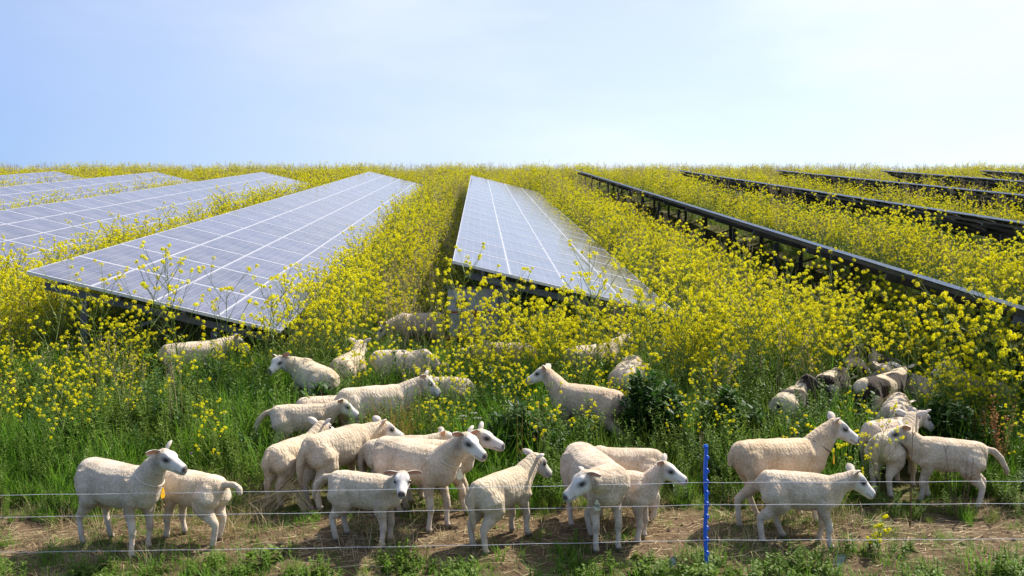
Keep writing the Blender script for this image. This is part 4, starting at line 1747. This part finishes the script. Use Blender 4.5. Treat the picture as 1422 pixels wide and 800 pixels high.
for hx, hy, n in HIDE:
    for k in range(n):
        y = hy - rs.uniform(.30, .95)
        cand.append((hx * y / hy + rs.uniform(-.55, .55), y))
TALL = {}
for u in (70, 118, 160, 205, 250, 300, 345, 372, 430, 640, 672, 700, 735, 762, 800, 832, 868, 905):
    y = rs.uniform(11.5, 12.4) if u < 500 else rs.uniform(11.9, 12.9)
    TALL[(px(u + rs.uniform(-14, 14), y), y)] = rs.uniform(1.10, 1.36)
near = sorted((c for c in cand if abs(c[0]) < .53 * c[1]), key=lambda c: c[1])[:260]
for u in (1258, 1284, 1306, 1334, 1352, 1390, 1410):
    y = rs.uniform(10.25, 10.9)
    if sheep_clear(px(u, y), y, False) > 0:
        TALL[(px(u, y), y)] = rs.uniform(1.22, 1.42)
nearset = set(near)
for k in range(40):                              # a denser stand before the long edge-on table
    y = rs.uniform(11.3, 13.0)
    x = px(rs.uniform(1090, 1440), y)
    if under_table(x, y, 0) is None:
        cand.append((x, y))
near = near + list(TALL)
field = []
for x, y in cand:
    if (x, y) in nearset:
        continue
    field.append((x, y, ground(x, y) - .02, rs.gauss(0, .07), rs.gauss(0, .07), rs.uniform(0, 6.283), msize(x, y) * 1.0, rs.randrange(6)))
scatter('flowering_field', MJOIN, field)

firsts = {}
for x, y in near:
    i = rs.randrange(6)
    if i not in firsts:
        a = bpy.data.objects.new('mustard_plant', MSTEM[i])
        b = bpy.data.objects.new('blossom', MBLOS[i])
        firsts[i] = (a, b)
    else:
        a, b = firsts[i][0].copy(), firsts[i][1].copy()
    COL.objects.link(a)
    COL.objects.link(b)
    b.parent = a
    a.location = (x, y, ground(x, y) - .02)
    a.rotation_euler = (rs.gauss(0, .08), rs.gauss(0, .08), rs.uniform(0, 6.283))
    s = TALL.get((x, y)) or msize(x, y)
    a.scale = (s, s, s)
    if (x, y) in TALL:
        tag(a, 'tall mustard plant whose loose yellow heads stand out before the low edge of the panels' if x < 3.5 else 'tall mustard plant hiding the near end of the long dark edge-on table', 'wildflower',
            'tall mustard plants before the panels' if x < 3.5 else 'tall mustard plants before the dark table')
    else:
        tag(a, 'yellow-flowering mustard plant with wiry green stems, growing among the grass behind the sheep', 'wildflower', 'mustard plants nearest the flock')


# ------------------------------------------------------------------ plants one can tell apart
def plant(name, u, d, parts, label, cat, group=None, rz=None, s=1.0):
    """parts: [(part name or None for the thing itself, Geo, materials)]"""
    x = px(u, d)
    root = None
    for nm, g, mats in parts:
        o = g.build(name if root is None else nm, mats, root)
        if root is None:
            root = o
            o.location = (x, d, ground(x, d) - .02)
            o.rotation_euler = (0, 0, rs.uniform(0, 6.28) if rz is None else rz)
            o.scale = (s, s, s)
            tag(o, label, cat, group)
    return root


def bush(seed, h, w_, n, lsize, mat):
    r = random.Random(seed)
    st, lf = Geo(), Geo()
    for i in range(n):
        a = r.random() * 6.283
        q = w_ * math.sqrt(r.random())
        b = Vector((q * math.cos(a), q * math.sin(a), 0))
        hh = h * (1 - .45 * (q / w_) ** 2) * r.uniform(.75, 1.08)
        top = b + Vector((math.cos(a) * .12 * q / w_, math.sin(a) * .12 * q / w_, hh))
        st.tube([b, b.lerp(top, .5), top], [.005, .004, .002], 4, 0, cap=False)
        nl = int(hh / .022)
        for k in range(nl):
            t = .15 + .85 * k / nl
            la = k * 1.62 + r.uniform(-.3, .3)
            L = lsize * (1.2 - .45 * t) * r.uniform(.8, 1.2)
            leaf(lf, b.lerp(top, t), (math.cos(la), math.sin(la), r.uniform(.2, 1.6)), (0, 0, 1), L, L * .42, 0, r.uniform(.1, .5))
    return st, lf


for u, d, h, w_, lab, sd in ((905, 10.1, .98, .25, 'dark green leafy bush right of the climbing ewe', 1),
                             (722, 9.85, .70, .32, 'dark green bush standing alone in the middle of the grass', 2),
                             (1012, 10.3, .66, .26, 'dark green bush in the bright grass left of the spotted lambs', 3),
                             (1322, 9.9, .72, .34, 'dark leafy bush behind the lamb with bare twigs', 4),
                             (122, 10.2, .46, .30, 'low dark bush uphill of the left ewe in the green growth', 5),
                             (240, 10.6, .50, .26, 'low dark bush beside pale grass, uphill of the curled-tail lamb', 6),
                             (452, 10.75, .62, .22, 'tuft of dark leaves in front of the flower-bound ewe', 7)):
    st, lf = bush(sd, h, w_, 60, .125, None)
    plant('nettle_bush', u, d, [(None, st, M['stem']), ('foliage', lf, M['dark_leaf'])], lab, 'bush', 'dark bushes in the green growth')

# tall mustard standing out in front of the dark tables on the right
for u, d, s, sd, lab in ((1372, 10.1, 1.28, 71, 'tallest mustard plant, crowded with big yellow heads, in front of the dark tables'),
                         (1325, 10.6, 1.10, 72, 'tall loose mustard plant beside the tallest one near the right edge'),
                         (1412, 9.7, 1.15, 73, 'tall mustard plant cut by the right edge of the photo'),
                         (300, 9.15, .62, 74, 'slender mustard plant with a pale bare stem uphill of the left ewe'),
                         (86, 9.4, .80, 75, 'many-headed mustard plant on a dry pale stem at the far left'),
                         (405, 12.6, 1.25, 76, 'mustard plant reaching up in front of the broad blue table'),
                         (600, 9.75, .55, 77, 'low clump of bright yellow heads just above the thin lamb')):
    a, b = mustard(sd, 1.15, 17, 12, .030, .8)
    plant('mustard_plant', u, d, [(None, a, [M['stem'], M['mleaf']]), ('blossom', b, M['petal'])], lab, 'wildflower', s=s)
a, b = mustard(81, .27, 8, 5, .013, .4, .12)
plant('mustard_sprig', 1220, 7.75, [(None, a, [M['stem'], M['mleaf']]), ('blossom', b, M['petal'])], 'small lone yellow sprig flowering on the bare strip at the right', 'wildflower')


def dock(seed, h, n, mat):
    r = random.Random(seed)
    st, sdg = Geo(), Geo()
    for i in range(n):
        a = r.random() * 6.283
        b = Vector((.05 * math.cos(a), .05 * math.sin(a), 0))
        top = b + Vector((r.uniform(-.14, .14), r.uniform(-.14, .14), h * r.uniform(.75, 1.05)))
        st.tube([b, b.lerp(top, .5) + Vector((.01, 0, 0)), top], [.005, .004, .002], 4, 0, cap=False)
        for k in range(int(h * 95)):
            t = r.uniform(.35, 1)
            p = b.lerp(top, t) + Vector((r.gauss(0, .018), r.gauss(0, .018), r.gauss(0, .01)))
            la = r.random() * 6.283
            leaf(sdg, p, (math.cos(la), math.sin(la), r.uniform(-.2, 1)), (0, 0, 1), r.uniform(.012, .028), .012, 0, .2)
    return st, sdg


for u, d, h, lab, mt, sd in ((1386, 9.3, .85, 'rusty orange dock stalks in seed near the right edge', 'rust', 1),
                             (1362, 9.7, .70, 'shorter rusty dock stalks beside the tall pair at the right', 'rust', 2),
                             (20, 10.9, .70, 'ochre seeded dock stalks at the left edge of the slope', 'ochre', 3),
                             (1118, 12.0, .75, 'ochre seed stalks uphill of the black-headed lamb', 'ochre', 4)):
    st, sg = dock(sd, h, 6, mt)
    plant('dock_plant', u, d, [(None, st, M['drybrown']), ('seed_head', sg, M[mt])], lab, 'weed')


def dead_plant(seed, h, n, spread, mats, thick=.0035):
    r = random.Random(seed)
    g = Geo()
    for i in range(n):
        a = r.random() * 6.283
        b = Vector((.04 * math.cos(a), .04 * math.sin(a), 0))
        top = b + Vector((math.cos(a) * spread * r.uniform(.2, 1), math.sin(a) * spread * r.uniform(.2, 1), h * r.uniform(.6, 1.05)))
        mid_ = b.lerp(top, .5) + Vector((0, 0, .05 * h))
        g.tube([b, mid_, top], [thick, thick * .7, thick * .35], 4, 0, cap=False)
        for k in range(4):
            p = b.lerp(top, r.uniform(.4, .95))
            e = p + Vector((r.uniform(-.12, .12), r.uniform(-.12, .12), r.uniform(.02, .14)))
            g.tube([p, e], [thick * .5, thick * .2], 3, 0, cap=False)
    return g


plant('dead_stalk', 1332, 8.45, [(None, dead_plant(3, .62, 7, .16, None), M['drybrown'])], 'bare dark twigs standing in front of the lamb at the right', 'dead weed')
plant('dead_stalk', 1257, 8.30, [(None, dead_plant(4, .90, 2, .05, None, .005), M['drybrown'])], 'single dark upright stalk in front of the right-hand huddle', 'dead weed')
plant('dry_tuft', 548, 9.5, [(None, dead_plant(5, .80, 60, .30, None, .003), M['ochre'])], 'dry ochre tuft the stout sheep pokes its nose into', 'dry weed')
plant('dead_stalk', 483, 9.9, [(None, dead_plant(6, .75, 4, .35, None, .004), M['drybrown'])], 'grey leaning branch between the stretched lamb and the profile ewe', 'dead weed')
plant('dead_stalk', 722, 9.2, [(None, dead_plant(8, .80, 2, .04, None, .004), M['ochre'])], 'brown upright stalk in the grass behind the turned-away lamb', 'dead weed')
plant('dead_stalk', 748, 9.1, [(None, dead_plant(9, .95, 2, .05, None, .004), M['drybrown'])], 'tall thin brown stalk below the climbing ewe', 'dead weed')

# bent straw bundle beside the left lamb
r = random.Random(9)
g = Geo()
for i in range(60):
    b = Vector((r.gauss(0, .05), r.gauss(0, .06), 0))
    e = Vector((-.62 * r.uniform(.5, 1.1), r.gauss(0, .12), -.02 + r.uniform(0, .12)))
    m_ = b.lerp(e, .35) + Vector((0, 0, .33 * r.uniform(.5, 1.1)))
    g.tube([b, m_ * .6 + b * .4, m_, e], [.0025, .0022, .002, .001], 3, 0, cap=False)
plant('straw_bundle', 432, 8.68, [(None, g, M['straw'])], 'bundle of bent dry straw drooping beside the lamb that goes away', 'straw', rz=0.0)

# umbels and purple flowers
for u, d, h, lab in ((398, 9.35, .42, 'small plant with flat white flower heads under the stretched lamb'), (652, 9.9, .55, 'white-flowered weed left of the lone dark bush')):
    r = random.Random(int(u))
    st, fl = Geo(), Geo()
    for i in range(4):
        a = r.random() * 6.283
        top = Vector((math.cos(a) * .10, math.sin(a) * .10, h * r.uniform(.75, 1)))
        st.tube([(0, 0, 0), top * .5, top], [.003, .0025, .0015], 4, 0, cap=False)
        for k in range(34):
            q = .045 * math.sqrt(r.random())
            b = r.random() * 6.283
            p = top + Vector((q * math.cos(b), q * math.sin(b), .02 - q * .2))
            st.tube([top - Vector((0, 0, .02)), p], [.0008, .0006], 3, 0, cap=False)
            fl.add([p + Vector((.007, 0, 0)), p + Vector((0, .007, .002)), p - Vector((.007, 0, 0)), p - Vector((0, .007, -.002))], [(0, 1, 2, 3)])
    plant('cow_parsley', u, d, [(None, st, M['stem']), ('blossom', fl, M['umbel'])], lab, 'wildflower')
for u, d, h, lab in ((277, 9.15, .52, 'thistle with a small purple head uphill of the curled-tail lamb'), (302, 10.0, .62, 'taller purple-headed thistle behind the slender mustard plant'), (437, 8.5, .16, 'tiny purple flower by the tail of the staring lamb')):
    r = random.Random(int(u))
    st = weed_plant(int(u), h, 2, .07, 1, 0, .03, .3)
    fl = Geo()
    tops = sorted(st.v, key=lambda p: -p[2])[:1]
    for k in range(40):
        d_ = Vector((r.gauss(0, .5), r.gauss(0, .5), 1)).normalized()
        p = Vector(tops[0])
        s_ = d_.cross(Vector((1, .3, 0))).normalized() * .002
        fl.add([p - s_, p + s_, p + d_ * .024], [(0, 1, 2)])
    plant('thistle', u, d, [(None, st, [M['stem'], M['weed']]), ('blossom', fl, M['purple'])], lab, 'wildflower')

# dry stalks lying on the strip
for u, d, L, a, lab in ((415, 7.98, .75, .22, 'long pale straw stalk lying slanted near the staring lamb'),
                        (645, 7.62, .55, .25, 'dry stalk lying below the turned-away lamb'),
                        (565, 7.52, 1.1, .03, 'long flat straw stalk lying along the near grass edge'),
                        (905, 7.62, .42, .75, 'forked dry stalk lying left of the blue post'),
                        (1030, 7.72, .55, .35, 'dry stalk lying right of the blue post'),
                        (45, 7.78, .8, .12, 'thin dry stalk lying at the far left of the strip'),
                        (310, 8.35, .5, -.6, 'pale stalk lying behind the curled-tail lamb')):
    r = random.Random(int(u))
    g = Geo()
    dv = Vector((math.cos(a), math.sin(a), .02))
    x0, y0 = px(u, d), d
    pts = []
    for k in range(7):
        t = (k / 6 - .5) * L
        x, y = x0 + dv.x * t, y0 + dv.y * t
        pts.append(Vector((x - x0, y - y0, ground(x, y) - ground(x0, y0) + .014 + .012 * math.sin(k * 1.9 + u))))
    g.tube(pts, [.0055, .005, .005, .0045, .004, .0035, .002], 5, 0)
    for k in (2, 4):
        e = pts[k] + Vector((r.uniform(.05, .12), r.uniform(-.09, .09), r.uniform(.0, .05)))
        g.tube([pts[k], e], [.003, .0015], 4, 0)
    o = g.build('dry_stalk', M['straw'])
    o.location = (x0, y0, ground(x0, y0))
    tag(o, lab, 'straw stalk')

# broad pale leaves near the fence
for u, d, L, a, lab in ((931, 7.50, .085, 1.3, 'broad grey-green leaf standing up left of the blue post'),
                        (1155, 7.58, .12, .25, 'pale grey leaf lying under the walking lamb'),
                        (1162, 7.50, .075, 1.1, 'small grey-green leaf below the pale one')):
    g = Geo()
    d_ = Vector((math.cos(a) * .8, .1, .25 + .5 * math.sin(a))).normalized()
    s_ = Vector((-d_.z, -.2, d_.x)).normalized()
    n_ = d_.cross(s_)
    vs = []
    for t, w_ in ((0, .08), (.2, .26), (.5, .36), (.8, .24), (1, .03)):
        for j in (-1, -.5, 0, .5, 1):
            for dn in (0, .002):
                vs.append(d_ * L * t + s_ * L * w_ * j + n_ * (L * .10 * j * j + dn - .05 * L * t * t))
    fs = []
    for i in range(4):
        for j in range(4):
            q = i * 10 + j * 2
            fs.append((q, q + 10, q + 12, q + 2))
            fs.append((q + 1, q + 3, q + 13, q + 11))
    g.add(vs, fs)
    o = g.build('broad_leaf', M['grey_leaf'], smooth=True)
    x0 = px(u, d)
    o.location = (x0, d, ground(x0, d) + .03)
    tag(o, lab, 'leaf')
